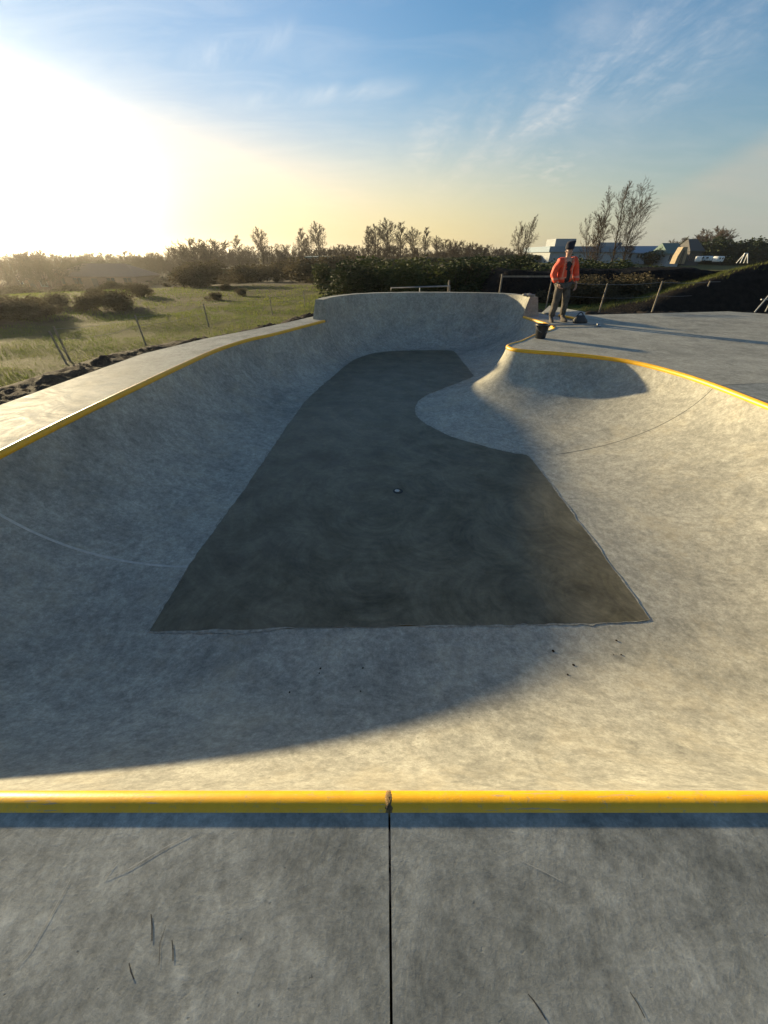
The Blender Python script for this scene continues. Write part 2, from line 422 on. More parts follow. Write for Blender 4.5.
for pts_,w_ in (([(104,879),(130,868),(160,850),(190,834)],.0012),([(104,879),(110,870),(116,862)],.001),([(14,968),(30,950),(48,920),(70,880)],.0010),([(520,860),(545,872),(560,880)],.0006)):
    mark(bm,pts_,w_)
struct('pale_scuff_marks',bm,simple('pale_scuff',(.46,.46,.42),.9,(.3,.3,.28),60))
# ------------------------------------------------------------------ terrain
def sstep(a,b,x):
    t=max(0,min(1,(x-a)/(b-a))); return t*t*(3-2*t)
def hgt(x,y):
    far=sstep(22,95,math.hypot(x,y)); L=sstep(-.15,.75,-x/max(8,y))
    h=-.3-3.5*far*L-.2*far
    h+=.06*noise.noise(Vector((x*.5,y*.5,0)))*sstep(4,8,math.hypot(x+0,y-5)) + 1.0*far*noise.noise(Vector((x*.02,y*.02,3)))
    # soil berm along the left deck edge
    return h
def axis(a,b,step,lo,hi):
    xs=[a+step*i for i in range(int((b-a)/step)+1)]
    s=step; x=xs[-1]
    while x<hi: s*=1.14; x+=s; xs.append(x)
    s=step; x=xs[0]; pre=[]
    while x>lo: s*=1.14; x-=s; pre.append(x)
    return pre[::-1]+xs
XS=axis(-11,13,.25,-1500,1500); YS=axis(-3,18,.25,-60,1800)
rimpoly=[(rim[i]+outn(i)*(.17)) for i in range(0,nR,5)]
def inside(x,y,poly):
    c=False; n=len(poly); j=n-1
    for i in range(n):
        if ((poly[i][1]>y)!=(poly[j][1]>y)) and x<(poly[j][0]-poly[i][0])*(y-poly[i][1])/(poly[j][1]-poly[i][1])+poly[i][0]: c=not c
        j=i
    return c
bm=bmesh.new(); grid=[[bm.verts.new((x,y,hgt(x,y))) for x in XS] for y in YS]
for j in range(len(YS)-1):
    for i in range(len(XS)-1):
        x0,x1,y0,y1=XS[i],XS[i+1],YS[j],YS[j+1]
        if x1-x0<.3 and y1-y0<.3 and (-4<x0<5) and (0<y0<14) and any(inside(a,b_,rimpoly) for a,b_ in ((x0,y0),(x1,y0),(x0,y1),(x1,y1))): continue
        f=bm.faces.new((grid[j][i],grid[j][i+1],grid[j+1][i+1],grid[j+1][i])); f.smooth=True
m,nt,b=newmat('field_ground',.95); v=coords(nt)
g1=noi(nt,v,.35,6,.6,.5,.35,.65); g2=noi(nt,v,3,8,.7,.5,.35,.65); g3=noi(nt,v,25,6,.7,0,.3,.7)
c=mixc(nt,g1,(.10,.105,.026),(.17,.145,.05)); c=mixc(nt,mth(nt,'MULTIPLY',g2,.6),c,(.10,.085,.04)); c=mixc(nt,mth(nt,'MULTIPLY',g3,.5),c,(.05,.06,.02))
sp_=N(nt,'ShaderNodeSeparateXYZ'); nt.links.new(v,sp_.inputs[0])
fz=mth(nt,'ADD',mth(nt,'ADD',sp_.outputs[1],mth(nt,'MULTIPLY',sp_.outputs[0],-2.1)),mth(nt,'MULTIPLY',noi(nt,v,.3,5,.6,.5,.3,.7),6))
c=mixc(nt,ramp_gate(nt,fz,33,38),c,mixc(nt,g2,(.06,.05,.028),(.11,.085,.045)))
nt.links.new(c,b.inputs['Base Color']); bump(nt,b,mth(nt,'ADD',g2,g3),.6,.06); b.inputs['Specular IOR Level'].default_value=.1; M['ground']=m
struct('ground',bm,M['ground'])
M['soil']=simple('turned_soil',(.065,.05,.037),.95,(.022,.018,.014),6,bs=.9,bd=.03,sp=.1)
# soil berm: lumpy strip beside the left deck
edge=[(-4.75,-3),(-4.6,0),(-4.5,2.5),(-4.42,4.2),(-4.33,5.5),(-4.22,6.9),(-3.7,8.3),(-2.95,9.6),(-2.45,10.6),(-2.0,11.7),(-1.9,12.6),(-1.3,13.5),(0,14.0),(1.5,14.1),(3.2,14.0),(4.4,13.3),(5.2,12.8),(6,12.45),(8,12.8),(10.6,13.3),(12,12.7),(16,12)]
ed=[]
for i in range(len(edge)-1):
    a,b_=Vector(edge[i]),Vector(edge[i+1]); k=max(2,int((b_-a).length/.07))
    for j in range(k): ed.append(a.lerp(b_,j/k))
bm=bmesh.new(); prev=None; W=22
for i,p in enumerate(ed):
    d=(ed[min(i+4,len(ed)-1)]-ed[max(i-4,0)]).normalized(); n=Vector((-d.y,d.x)) 
    width=1.65+.4*noise.noise(Vector((i*.05,0,0)))
    if p.y>8.5 and p.x<0: width*=.75
    row=[]
    for k in range(W+1):
        t=k/W; q=p+n*(t*width-.06); amp=math.sin(math.pi*min(1,t*1.02))
        z=-.24+ .03*amp+amp*(.07+.10*noise.fractal(Vector((q.x*3.2,q.y*3.2,1)),1,2,6)+.03*noise.noise(Vector((q.x*11,q.y*11,1))))
        z=min(z,-.045) if t<.12 else z
        if k==W: z=-.5
        row.append(bm.verts.new((q.x,q.y,z)))
    if prev:
        for k in range(W): bm.faces.new((prev[k],prev[k+1],row[k+1],row[k])).smooth=True
    prev=row
bmesh.ops.recalc_face_normals(bm,faces=bm.faces)
if sum(f.normal.z for f in bm.faces)<0: bmesh.ops.reverse_faces(bm,faces=bm.faces)
struct('soil_strip',bm,M['soil'])
# grass mound (right) and black bank behind it
def hf(name,x0,x1,y0,y1,step,fn,mat):
    bm=bmesh.new(); nx=int((x1-x0)/step)+1; ny=int((y1-y0)/step)+1
    g=[[bm.verts.new((x0+i*step,y0+j*step,fn(x0+i*step,y0+j*step))) for i in range(nx)] for j in range(ny)]
    for j in range(ny-1):
        for i in range(nx-1):
            zs=[g[j][i],g[j][i+1],g[j+1][i+1],g[j+1][i]]
            if max(q.co.z for q in zs)<-.6: continue
            bm.faces.new(zs).smooth=True
    for v in [v for v in bm.verts if not v.link_faces]: bm.verts.remove(v)
    return struct(name,bm,mat)
def mound(x,y):
    yr=14.9+ (x-8)*.12; top=-.25+1.42*sstep(6.8,13.6,x*15/max(14.,y))
    n=.05*noise.fractal(Vector((x*.8,y*.8,2)),1,2,4)
    if y<yr: s=sstep(yr-1.9,yr,y)
    else: s=1-.18*sstep(yr,yr+6,y)-.0*sstep(yr+5,yr+11,y)
    s*=1-sstep(38,44,x)
    return -.4+(top+.4)*s+n*s*2 if s>0.01 else -.7
def bank(x,y):
    top=.86+.16*noise.noise(Vector((x*.35,0,5)))+.05*noise.noise(Vector((x*1.7,y*.5,5)))
    s=sstep(17.6,19.0,y)*(1-sstep(21.5,24,y))*sstep(3.5,5.5,x)*(1-sstep(16.2,18.6,x+.2*(y-19)))
    n=.08*noise.fractal(Vector((x*1.2,y*1.2,7)),1,2,5)
    return -.7+(top+.7)*s+n*s if s>0 else -.9
m,nt,b=newmat('mound_grass_painted_shade',.95); v=coords(nt); sp_=N(nt,'ShaderNodeSeparateXYZ'); nt.links.new(v,sp_.inputs[0])
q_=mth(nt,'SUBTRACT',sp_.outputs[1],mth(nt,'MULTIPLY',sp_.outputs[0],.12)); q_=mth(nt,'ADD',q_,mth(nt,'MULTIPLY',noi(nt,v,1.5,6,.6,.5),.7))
c=mixc(nt,noi(nt,v,3,6),(.045,.055,.018),(.12,.13,.035)); c=mixc(nt,ramp_gate(nt,q_,14.2,14.8),mixc(nt,noi(nt,v,5,6),(.012,.01,.009),(.028,.023,.018)),c)  # front face painted near-black to stand for its shade, grass from the crest back
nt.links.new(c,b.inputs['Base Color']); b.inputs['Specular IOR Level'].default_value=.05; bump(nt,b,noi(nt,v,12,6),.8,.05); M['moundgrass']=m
M['black']=simple('black_soil',(.022,.019,.017),.95,(.008,.007,.007),4,bs=1,bd=.06,sp=.05)
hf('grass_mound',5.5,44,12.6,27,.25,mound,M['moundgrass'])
hf('earth_bank',3.5,20,17,24.5,.25,bank,M['black'])
# ------------------------------------------------------------------ grass
def leafmat(name,c1,c2,tr=.25):
    m=bpy.data.materials.new(name); m.use_nodes=True; nt=m.node_tree; b=nt.nodes['Principled BSDF']; v=coords(nt)
    f=noi(nt,v,1.3,5,.7,0,.35,.65); 
    oi=N(nt,'ShaderNodeObjectInfo'); 
    c=mixc(nt,f,c1,c2); nt.links.new(c,b.inputs['Base Color']); b.inputs['Roughness'].default_value=.75; b.inputs['Specular IOR Level'].default_value=.15
    t=N(nt,'ShaderNodeBsdfTranslucent'); nt.links.new(c,t.inputs['Color']); mx=N(nt,'ShaderNodeMixShader'); mx.inputs[0].default_value=tr
    nt.links.new(b.outputs[0],mx.inputs[1]); nt.links.new(t.outputs[0],mx.inputs[2]); nt.links.new(mx.outputs[0],nt.nodes['Material Output'].inputs['Surface']); return m
M['grass']=leafmat('meadow_grass',(.085,.13,.022),(.18,.19,.045),.45)
bm=bmesh.new(); gr_=random.Random(11)
def blade(x,y,z,h,w):
    a=gr_.uniform(0,6.28); lx,ly=gr_.uniform(-.5,.5)*h,gr_.uniform(-.5,.5)*h
    dx,dy=math.cos(a)*w,math.sin(a)*w
    bm.faces.new((bm.verts.new((x-dx,y-dy,z-.02)),bm.verts.new((x+dx,y+dy,z-.02)),bm.verts.new((x+lx,y+ly,z+h))))
cnt=0
while cnt<52000:
    Y=5+ (gr_.random()**1.5)*26; X=-Y*gr_.uniform(.12,1.35)
    if X>-4.9 and Y<9: continue
    if X>-5.2+ (Y-7)*.75 and Y<13: continue
    if X>-1.8 and Y<15: continue
    d=noise.noise(Vector((X*.6,Y*.6,9)))
    if Y-2.1*X>32+4*d and gr_.random()<.45: continue
    if d<-.25 and gr_.random()<.8: continue
    s=max(1,Y/10)
    blade(X,Y,hgt(X,Y),gr_.uniform(.02,.055)*(1+.5*d)*min(1.6,s),.005*s*1.4); cnt+=1
o=obj('grass',bm,M['grass']); tag(o,'rough winter grass covering the field left of the bowl','grass',kind='stuff')
bm=bmesh.new()
for k in range(16000):
    X=gr_.uniform(6.2,22); Y=gr_.uniform(13.2,19)
    z=mound(X,Y)
    if z<-.2 or Y<14.9+(X-8)*.12-.3+.4*noise.noise(Vector((X*1.5,Y,0))): continue
    blade(X,Y,z,gr_.uniform(.04,.12),.01)
o=obj('mound_grass',bm,leafmat('bank_grass',(.05,.065,.015),(.11,.115,.03),.3)); tag(o,'green grass tufts growing over the mound beyond the right deck','grass',kind='stuff')
# ------------------------------------------------------------------ trees
M['bark']=simple('grey_bark',(.085,.068,.052),.9,(.045,.036,.03),8,sp=.1)
M['twig']=simple('brown_twigs',(.10,.07,.05),.9,(.06,.045,.033),4,sp=.05)
def branchy(bmT,bmC,p,d,L,r,depth,rg,spread,upb,wind=Vector((0,0,0)),mind=.012,maxd=5,nf=1.0,lf=1.0):
    segs=4 if depth<2 else 3
    pts=[p.copy()]; rs=[r]; q=p.copy(); dd=d.copy()
    for s in range(segs):
        dd=(dd+Vector((rg.gauss(0,.055),rg.gauss(0,.055),rg.gauss(0,.03)+upb*.10))+wind*.10).normalized()
        q=q+dd*(L/segs); pts.append(q.copy()); rs.append(max(mind,r*(1-.62*(s+1)/segs)))
    add_tube(bmT if depth==0 else bmC,pts,rs,6 if depth<2 else 3,cap=False)
    if depth>=maxd: return
    nb={0:18,1:7,2:5,3:3,4:3}.get(depth,3); nb=max(2,int(nb*nf+.5))
    for k in range(nb):
        t=(.24+.76*(k+rg.random())/nb) if depth==0 else rg.uniform(.15,1.0); i=min(segs-1,int(t*segs)); fr=t*segs-i
        bp=pts[i].lerp(pts[i+1],min(1,fr)); bd=(pts[i+1]-pts[i]).normalized()
        x,y=frame(bd); a=rg.uniform(0,2*math.pi); sp=rg.uniform(.6,1.2)*spread
        nd=(bd*math.cos(sp)+(x*math.cos(a)+y*math.sin(a))*math.sin(sp)+Vector((0,0,upb*.3))).normalized()
        k_=((.55-.42*t)*(.75+spread*.35) if depth==0 else .52)*rg.uniform(.7,1.15)*lf
        branchy(bmT,bmC,bp,nd,L*k_,max(mind,r*(.5 if depth==0 else .55)*(1-.4*t)),depth+1,rg,spread,upb,wind,mind,maxd,nf,lf)
def bare_tree(h,seed,spread,upb,wind=Vector((0,0,0)),r=None,mind=.02,maxd=4,nf=1.0,lf=1.0):
    rg=random.Random(seed); t=bmesh.new(); c=bmesh.new()
    branchy(t,c,Vector((0,0,-.3)),Vector((wind.x*.5,0,1)).normalized(),h,r or h*.016,0,rg,spread,upb,wind,mind,maxd,nf,lf)
    return t,c
def airy(h,seed,wind,stems,lean,n1,ang,L1,md,n2=7,n3=4,lv4=0,low=.2,r0=.012,prof=0):
    rg=random.Random(seed); bt=bmesh.new(); bc=bmesh.new()
    def path(p,d,L,segs,curve,wig):
        pts=[p.copy()]; q=p.copy(); dd=d.copy()
        for s_ in range(segs):
            dd=(dd+curve/segs+Vector((rg.gauss(0,wig),rg.gauss(0,wig),0))).normalized(); q=q+dd*(L/segs); pts.append(q.copy())
        return pts
    def at_(pts,t):
        k=t*(len(pts)-1); i=min(len(pts)-2,int(k)); return pts[i].lerp(pts[i+1],k-i),(pts[i+1]-pts[i]).normalized()
    def side(d,a,az):
        x,y=frame(d); return (d*math.cos(a)+(x*math.cos(az)+y*math.sin(az))*math.sin(a)).normalized()
    W=Vector((wind,0,0))
    for s_ in range(stems):
        az=2*math.pi*(s_+rg.random()*.6)/stems; ln=lean*(.4+.6*rg.random()) if stems>1 else lean
        d0=Vector((math.cos(az)*ln,math.sin(az)*ln,1)).normalized()
        st=path(Vector((0,0,-.3)),d0,h*(1 if s_==0 else rg.uniform(.72,.98))+.3,7,W*.6+Vector((0,0,.25)),.03)
        add_tube(bt,st,[max(md,h*r0*(1-.88*k/7)*(1 if stems==1 else .7)) for k in range(8)],6,cap=False)
        for i in range(n1):
            t=low+(.98-low)*(i+rg.random())/n1; p,d=at_(st,t)
            pr=(1-t)**.7 if prof==0 else math.sin(math.pi*min(1,max(0,(t-low)/(1-low)*.85+.12)))**.7
            L=h*L1*(.22+.85*pr)*rg.uniform(.7,1.2); nd=side(d,ang*rg.uniform(.75,1.25),rg.uniform(0,6.28)); nd=(nd+Vector((0,0,.12))).normalized()
            b1=path(p,nd,L,4,W*.8+Vector((0,0,.22)),.05); add_tube(bc,b1,[max(md,h*r0*.30*(1-t*.6)*(1-k/4.6)) for k in range(5)],4,cap=False)
            for j in range(n2):
                t2=.15+.85*(j+rg.random())/n2; p2,d2=at_(b1,min(.99,t2)); L2=L*.46*(1.15-.6*t2)*rg.uniform(.6,1.2)
                b2=path(p2,side(d2,rg.uniform(.4,.85),rg.uniform(0,6.28)),L2,2,W*.5+Vector((0,0,.15)),.05); add_tube(bc,b2,[md*1.1,md,md*.6],3,cap=False)
                for m_ in range(n3):
                    p3,d3=at_(b2,rg.uniform(.1,.98)); b3=path(p3,side(d3,rg.uniform(.35,.8),rg.uniform(0,6.28)),L2*rg.uniform(.3,.6),1,W*.3,.0); add_tube(bc,b3,[md*.8,md*.4],3,cap=False)
                    for q_ in range(lv4):
                        p4,d4=at_(b3,rg.uniform(.1,.9)); e=p4+side(d4,rg.uniform(.3,.7),rg.uniform(0,6.28))*L2*.22; add_tube(bc,[p4,e],[md*.6,md*.3],3,cap=False)
    return bt,bc
TREES=[]
for (h,sd,wi,stm,ln,n1,ag,L1,md,pf,lw) in [(9,1,.05,4,.45,14,.75,.34,.030,1,.26),(10,2,.06,1,.05,34,.66,.32,.030,1,.16),(7,3,.0,6,.75,12,.8,.34,.03,1,.22),(11,4,.04,1,.03,36,.58,.28,.030,0,.14),(6.5,5,.03,7,.9,9,.85,.34,.03,1,.18),(8.5,6,.25,2,.3,20,.7,.30,.03,1,.22)]:
    t,c=airy(h,sd,wi,stm,ln,n1,ag,L1,md,n2=8,n3=6,prof=pf,low=lw)
    root=empty('bare_tree',(0,0,0)); obj('trunk',t,M['bark'],root); obj('crown',c,M['twig'],root); TREES.append((root,h))
used=set()
def inst(lst,k,loc,scale,rz,label,cat,group,sx=1.0):
    root,h=lst[k]
    if id(root) in used: o=copy_tree(root)
    else: o=root; used.add(id(root))
    o.location=loc; o.rotation_euler=(0,0,rz); o.scale=(scale*sx,scale*sx,scale)
    tag(o,label,cat,group); return o
ORD=['first','second','third','fourth','fifth','sixth','seventh','eighth','ninth','tenth','eleventh','twelfth','thirteenth','fourteenth','fifteenth','sixteenth','seventeenth','eighteenth','nineteenth','twentieth']+['twenty-'+x for x in ('first','second','third','fourth','fifth','sixth','seventh','eighth','ninth')]+['thirtieth']+['thirty-'+x for x in ('first','second','third','fourth','fifth','sixth','seventh','eighth','ninth')]+['fortieth']
# (u, v of treetop, distance, kind)
row=[(-6,262,70,2),(8,258,72,5),(24,252,75,5),(38,256,80,2),(52,257,85,4),(66,258,92,0),(80,259,98,2),(143,254,110,4),(156,253,105,2),(168,258,112,4),(186,246,95,0),(198,240,96,2),(207,243,98,5),(222,252,120,2),(234,237,125,3),(246,250,120,4),(259,234,120,1),(272,249,122,4),(285,245,130,2),(299,230,120,3),(308,240,124,1),(317,229,120,1),(330,247,130,4),(342,245,140,2),(354,244,140,4),(368,228,118,3),(375,231,120,1),(387,226,116,1),(401,224,116,3),(413,233,120,1),(426,229,118,3),(437,240,122,1),(449,240,125,2),(461,241,130,4),(476,244,140,2),(490,246,140,4),(506,248,150,2)]
desc={0:'rounded bare tree with forked limbs',1:'slim upright bare tree with fine twigs',2:'broad spreading bare tree',3:'tall narrow bare tree',4:'low bushy bare tree',5:'wind-bent bare tree'}
row+=[(4+13.7*q+rnd.uniform(-4,4),rnd.uniform(245,252)+(6 if q<12 else 0),rnd.uniform(118,150),rnd.choice((2,4,0))) for q in range(38)]
row.sort()
for q in ('first','second','third','fourth','fifth','sixth','seventh','eighth','ninth'): ORD.append('forty-'+q)
ORD+=['fiftieth']+['fifty-'+q for q in ORD[:9]]+['sixtieth']+['sixty-'+q for q in ORD[:9]]+['seventieth']+['seventy-'+q for q in ORD[:9]]+['eightieth']+['eighty-'+q for q in ORD[:9]]+['ninetieth']
for n_,(u,v,Y,k) in enumerate(row):
    top=aty(u,v,Y); gz=hgt(top.x,Y); h=top.z-gz
    inst(TREES,k,(top.x,Y,gz),h/(TREES[k][1]*.98),rnd.uniform(-.6,.6),desc[k]+', '+ORD[n_]+' from the left in the far row','tree','bare trees along the field horizon',rnd.uniform(1.15,1.45)*(1.2 if k in(1,3) else 1.05))
# wind-leaning bare trees right
def big_tree(u,vt,ub,Y,seed,wind,stems,lean,n1,ang,L1,label,md=.0075,r0=.011):
    base=aty(ub,262,Y); top=aty(u,vt,Y); h=top.z+.2; sh=(top.x-base.x)/h
    t,c=airy(h*.97,seed,wind,stems,lean,n1,ang,L1,md,n2=8,n3=5,lv4=3,low=.16,r0=r0,prof=1)
    S=Matrix.Identity(4); S[0][2]=sh-wind*.18      # the wind has set the whole stem over
    for b_ in (t,c): bmesh.ops.transform(b_,matrix=S,verts=b_.verts)
    root=empty('bare_tree',(base.x,Y,-.2)); obj('trunk',t,M['bark'],root); obj('crown',c,M['twig'],root)
    tag(root,label,'tree','bare trees by the black bank')
big_tree(525,217,522,46,21,.03,6,.28,9,.5,.26,'small bare fan-shaped tree just left of the worker')
big_tree(605,192,597,40,22,.10,2,.12,17,.55,.24,'slender bare tree leaning right, left stem of the clump behind the bank')
big_tree(622,184,613,41,23,.10,1,.0,30,.5,.22,'slender bare tree leaning right, middle stem of the clump behind the bank')
big_tree(646,178,624,39,24,.16,2,.15,19,.6,.26,'tallest bare tree bent to the right by wind behind the bank')
big_tree(590,212,592,43,25,.08,3,.25,11,.6,.26,'short thin bare sapling at the left foot of the clump')
# ------------------------------------------------------------------ bushes
def clump(seed,n,rx,ry,rz,leaf,lobes=9):
    rg=random.Random(seed); bm=bmesh.new()
    L=[(rg.uniform(-.65,.65)*rx,rg.uniform(-.6,.6)*ry,rg.uniform(.1,.75)*rz,rg.uniform(.3,.55)) for _ in range(lobes)]
    for k in range(n):
        lx,ly,lz,lr=L[rg.randrange(lobes)]
        d=Vector((rg.gauss(0,1),rg.gauss(0,1),rg.gauss(0,1))).normalized(); rr=rg.random()**.35
        p=Vector((lx+d.x*lr*rx*rr,ly+d.y*lr*ry*rr,max(-.05,lz+d.z*lr*rz*.9*rr)))
        if rg.random()<.08: p+=d*lr*rx*.25
        a=Vector((rg.gauss(0,1),rg.gauss(0,1),rg.gauss(0,1))).normalized(); x,y=frame(a); s=leaf*rg.uniform(.5,1.3)
        bm.faces.new([bm.verts.new(p+x*s),bm.verts.new(p+y*s*.6),bm.verts.new(p-x*s),bm.verts.new(p-y*s*.6)])
    return bm
def stems(seed,h,r,n=14,w=.02):
    rg=random.Random(seed); bm=bmesh.new()
    for k in range(n):
        a=rg.uniform(0,6.28); q=Vector((math.cos(a)*r*.15,math.sin(a)*r*.15,-.2)); e=Vector((math.cos(a)*r*rg.uniform(.2,.9),math.sin(a)*r*rg.uniform(.2,.9),h*rg.uniform(.7,1.15)))
        m_=q.lerp(e,.5)+Vector((rg.uniform(-.1,.1),rg.uniform(-.1,.1),.1))*r; add_tube(bm,[q,m_,e],[w,w*.7,w*.25],4,cap=False)
    return bm
M['gorse']=leafmat('gorse_green',(.035,.05,.016),(.075,.085,.028),.2)
M['gorsedark']=leafmat('dark_evergreen',(.02,.032,.014),(.045,.058,.022),.12)
M['brownbush']=leafmat('dry_brown_scrub',(.07,.055,.03),(.12,.10,.055),.3)
def bushproto(seed,mat,r,h,n,leaf,name):
    root=empty(name,(0,0,0)); obj('foliage',clump(seed,n,r,r,h,leaf),mat,root); obj('stem',stems(seed,h*.9,r),M['bark'],root); return (root,h)
GORSE=[bushproto(31,M['gorse'],1.1,1.3,5200,.06,'gorse_bush'),bushproto(32,M['gorse'],1.2,1.2,5200,.06,'gorse_bush'),bushproto(36,M['gorsedark'],1.2,1.3,5200,.06,'evergreen_bush')]
SCRUB=[bushproto(33,M['brownbush'],1.2,1.1,3800,.05,'scrub_bush'),bushproto(34,M['brownbush'],1.1,1.2,3800,.05,'scrub_bush')]
FAR=[bushproto(35,M['gorsedark'],3.2,4.2,5200,.22,'evergreen_tree'),bushproto(37,M['gorse'],3.6,3.6,5200,.22,'evergreen_tree'),bushproto(38,M['brownbush'],3.4,2.6,4200,.2,'scrub_thicket')]
# hedge behind the rear wall
hl=[(340,262,26,0),(352,266,21,2),(364,263,24,0),(378,262,22,1),(392,263,25,2),(406,262,21,0),(419,265,24,2),(432,262,22,1),(445,264,25,0),(458,262,21,2),(472,263,24,1),(486,264,22,0),(500,262,25,2),(515,264,22,1),(530,262,25,2),(546,263,23,0),(562,263,22,2),(580,262,24,2),(598,263,26,2),(616,262,25,1),(634,263,26,2),(652,264,25,0)]
for n_,(u,v,Y,k) in enumerate(hl):
    top=aty(u,v+rnd.uniform(-2,2),Y); gz=hgt(top.x,Y); h=top.z-gz; s=h/(GORSE[k][1]*1.02)
    kind=['olive green gorse bush','broad olive gorse bush','dark evergreen bush'][k]
    inst(GORSE,k,(top.x,Y,gz),s,rnd.uniform(0,6),kind+', '+ORD[n_]+' from the left in the hedge behind the rear wall','bush','hedge bushes behind the rear wall',1.35)
for n_,(u,Y,h,k,lb) in enumerate([(572,17.2,.8,0,'behind the worker'),(594,17.4,.95,1,'left of the second fence post'),(618,17.2,.75,0,'between two fence posts, nearer the worker'),(637,17.5,1.0,1,'between two fence posts, nearer the mound'),(662,17.6,.85,0,'just right of the third fence post')]):
    x=aty(u,270,Y).x; inst(SCRUB,k,(x,Y,-.25),h/SCRUB[k][1],n_*1.3,'dark twiggy scrub on the black bank, '+lb,'bush','scrub on the black bank',1.3)
# scrub on the left field
sl=[(-25,296,13,0),(8,298,13.2,1),(30,300,13.6,0),(52,307,14.6,1),(84,295,16,1),(102,290,16,0),(118,299,17,1),(145,292,33,0),(168,290,36,1),(190,288,34,0),(214,284,42,1),(236,282,40,0),(255,280,42,1),(276,278,38,0),(296,276,40,1),(316,274,34,0),(333,270,28,1),(20,285,45,0),(70,285,48,1),(130,283,50,0)]
sg=random.Random(41); cnt=0
while cnt<55:
    Y=sg.uniform(13,75); u=sg.uniform(-30,345); X=(u-384)/F*(Y*cs+1.0)
    if Y-2.1*X<35: continue
    h=sg.uniform(.25,.6) if Y<30 else sg.uniform(.8,1.9)*(.6 if u<170 else 1)
    z=hgt(X,Y)+h; t=Y*cs-(z-CAMH)*sn; sl.append((384+F*X/t,512-F*((Y*sn+(z-CAMH)*cs)/t),Y,cnt%2)); cnt+=1
sl.sort()
for n_,(u,v,Y,k) in enumerate(sl):
    top=aty(u,v,Y); gz=hgt(top.x,Y); h=max(.3,top.z-gz); s=min(h,2.4)/(SCRUB[k][1]*1.0)
    inst(SCRUB,k,(top.x,Y,gz),s,rnd.uniform(0,6),['tangled brown scrub bush','dense dry brown bush'][k]+', '+('in front of the hip-roofed house' if u in(55,88,104,118) else ('%s from the left along the left field margin'%(ORD[n_] if n_<len(ORD) else 'later than fortieth'))),'bush','brown scrub bushes on the left field',1.6)
for o in bpy.data.objects:
    if o.get('group')=='brown scrub bushes on the left field': pass
# far belt of dark trees/thicket
fl=[(-10,284,80,2),(30,283,84,1),(60,284,88,2),(160,275,92,2),(178,272,94,0),(195,270,92,1),(212,270,96,0),(230,268,100,1),(246,266,98,0),(262,266,96,1),(278,264,98,0),(296,263,96,1),(340,262,90,0),(352,264,92,1),(366,262,94,0),(380,262,98,1),(398,259,96,0),(415,260,98,1),(432,259,96,0),(450,258,98,1),(468,257,100,0),(486,256,104,1),(504,255,110,0),(520,254,112,1),
    (535,253,115,0),(668,249,105,0),(700,240,120,0),(712,243,118,1),(722,238,116,0),(733,241,118,1),(744,239,112,0),(754,241,114,1),(764,239,110,0),(776,240,112,1),(790,238,112,0)]
for n_,(u,v,Y,k) in enumerate(fl):
    top=aty(u,v,Y); gz=hgt(top.x,Y); h=max(1.2,top.z-gz)
    inst(FAR,k,(top.x,Y,gz),h/(FAR[k][1]*1.05),rnd.uniform(0,6),['dark dense evergreen tree','broad olive-green tree','low brown thicket'][k]+', '+ORD[n_]+' from the left in the distant tree belt','tree','distant belt of evergreens',max(1,5.0/h)*1.1)
bm=bmesh.new(); wg=random.Random(77)
for k in range(30000):
    u=wg.uniform(-60,840); Y=wg.uniform(150,230); x=(u-384)/F*(Y*cs); gz=hgt(x,Y)
    hh=(3.2+2.2*noise.noise(Vector((x*.03,Y*.02,0)))+1.6*noise.noise(Vector((x*.12,Y*.05,6))))*(.62 if u<380 else .7)
    z=gz+max(.5,hh)*wg.random()**.6; p=Vector((x,Y,z)); a=Vector((wg.gauss(0,1),wg.gauss(0,1),wg.gauss(0,1))).normalized(); ax,ay=frame(a); q=wg.uniform(.2,.55)
    bm.faces.new([bm.verts.new(p+ax*q),bm.verts.new(p+ay*q*.6),bm.verts.new(p-ax*q),bm.verts.new(p-ay*q*.6)])
o=obj('distant_wood',bm,M['brownbush']); tag(o,'far off brown winter woodland lining the whole horizon','woodland',kind='stuff')
# thin bare scrub above right belt
for n_,(u,v,Y,k) in enumerate([(706,233,125,4),(716,230,125,2),(728,229,128,5),(690,236,130,4)]):
    top=aty(u,v,Y); gz=hgt(top.x,Y); inst(TREES,k,(top.x,Y,gz),(top.z-gz)/(TREES[k][1]*.98),rnd.uniform(-.6,.6),desc[k]+' behind the evergreens on the right, '+ORD[n_]+' counted from the distant tent','tree','bare trees on the right horizon',1.3)
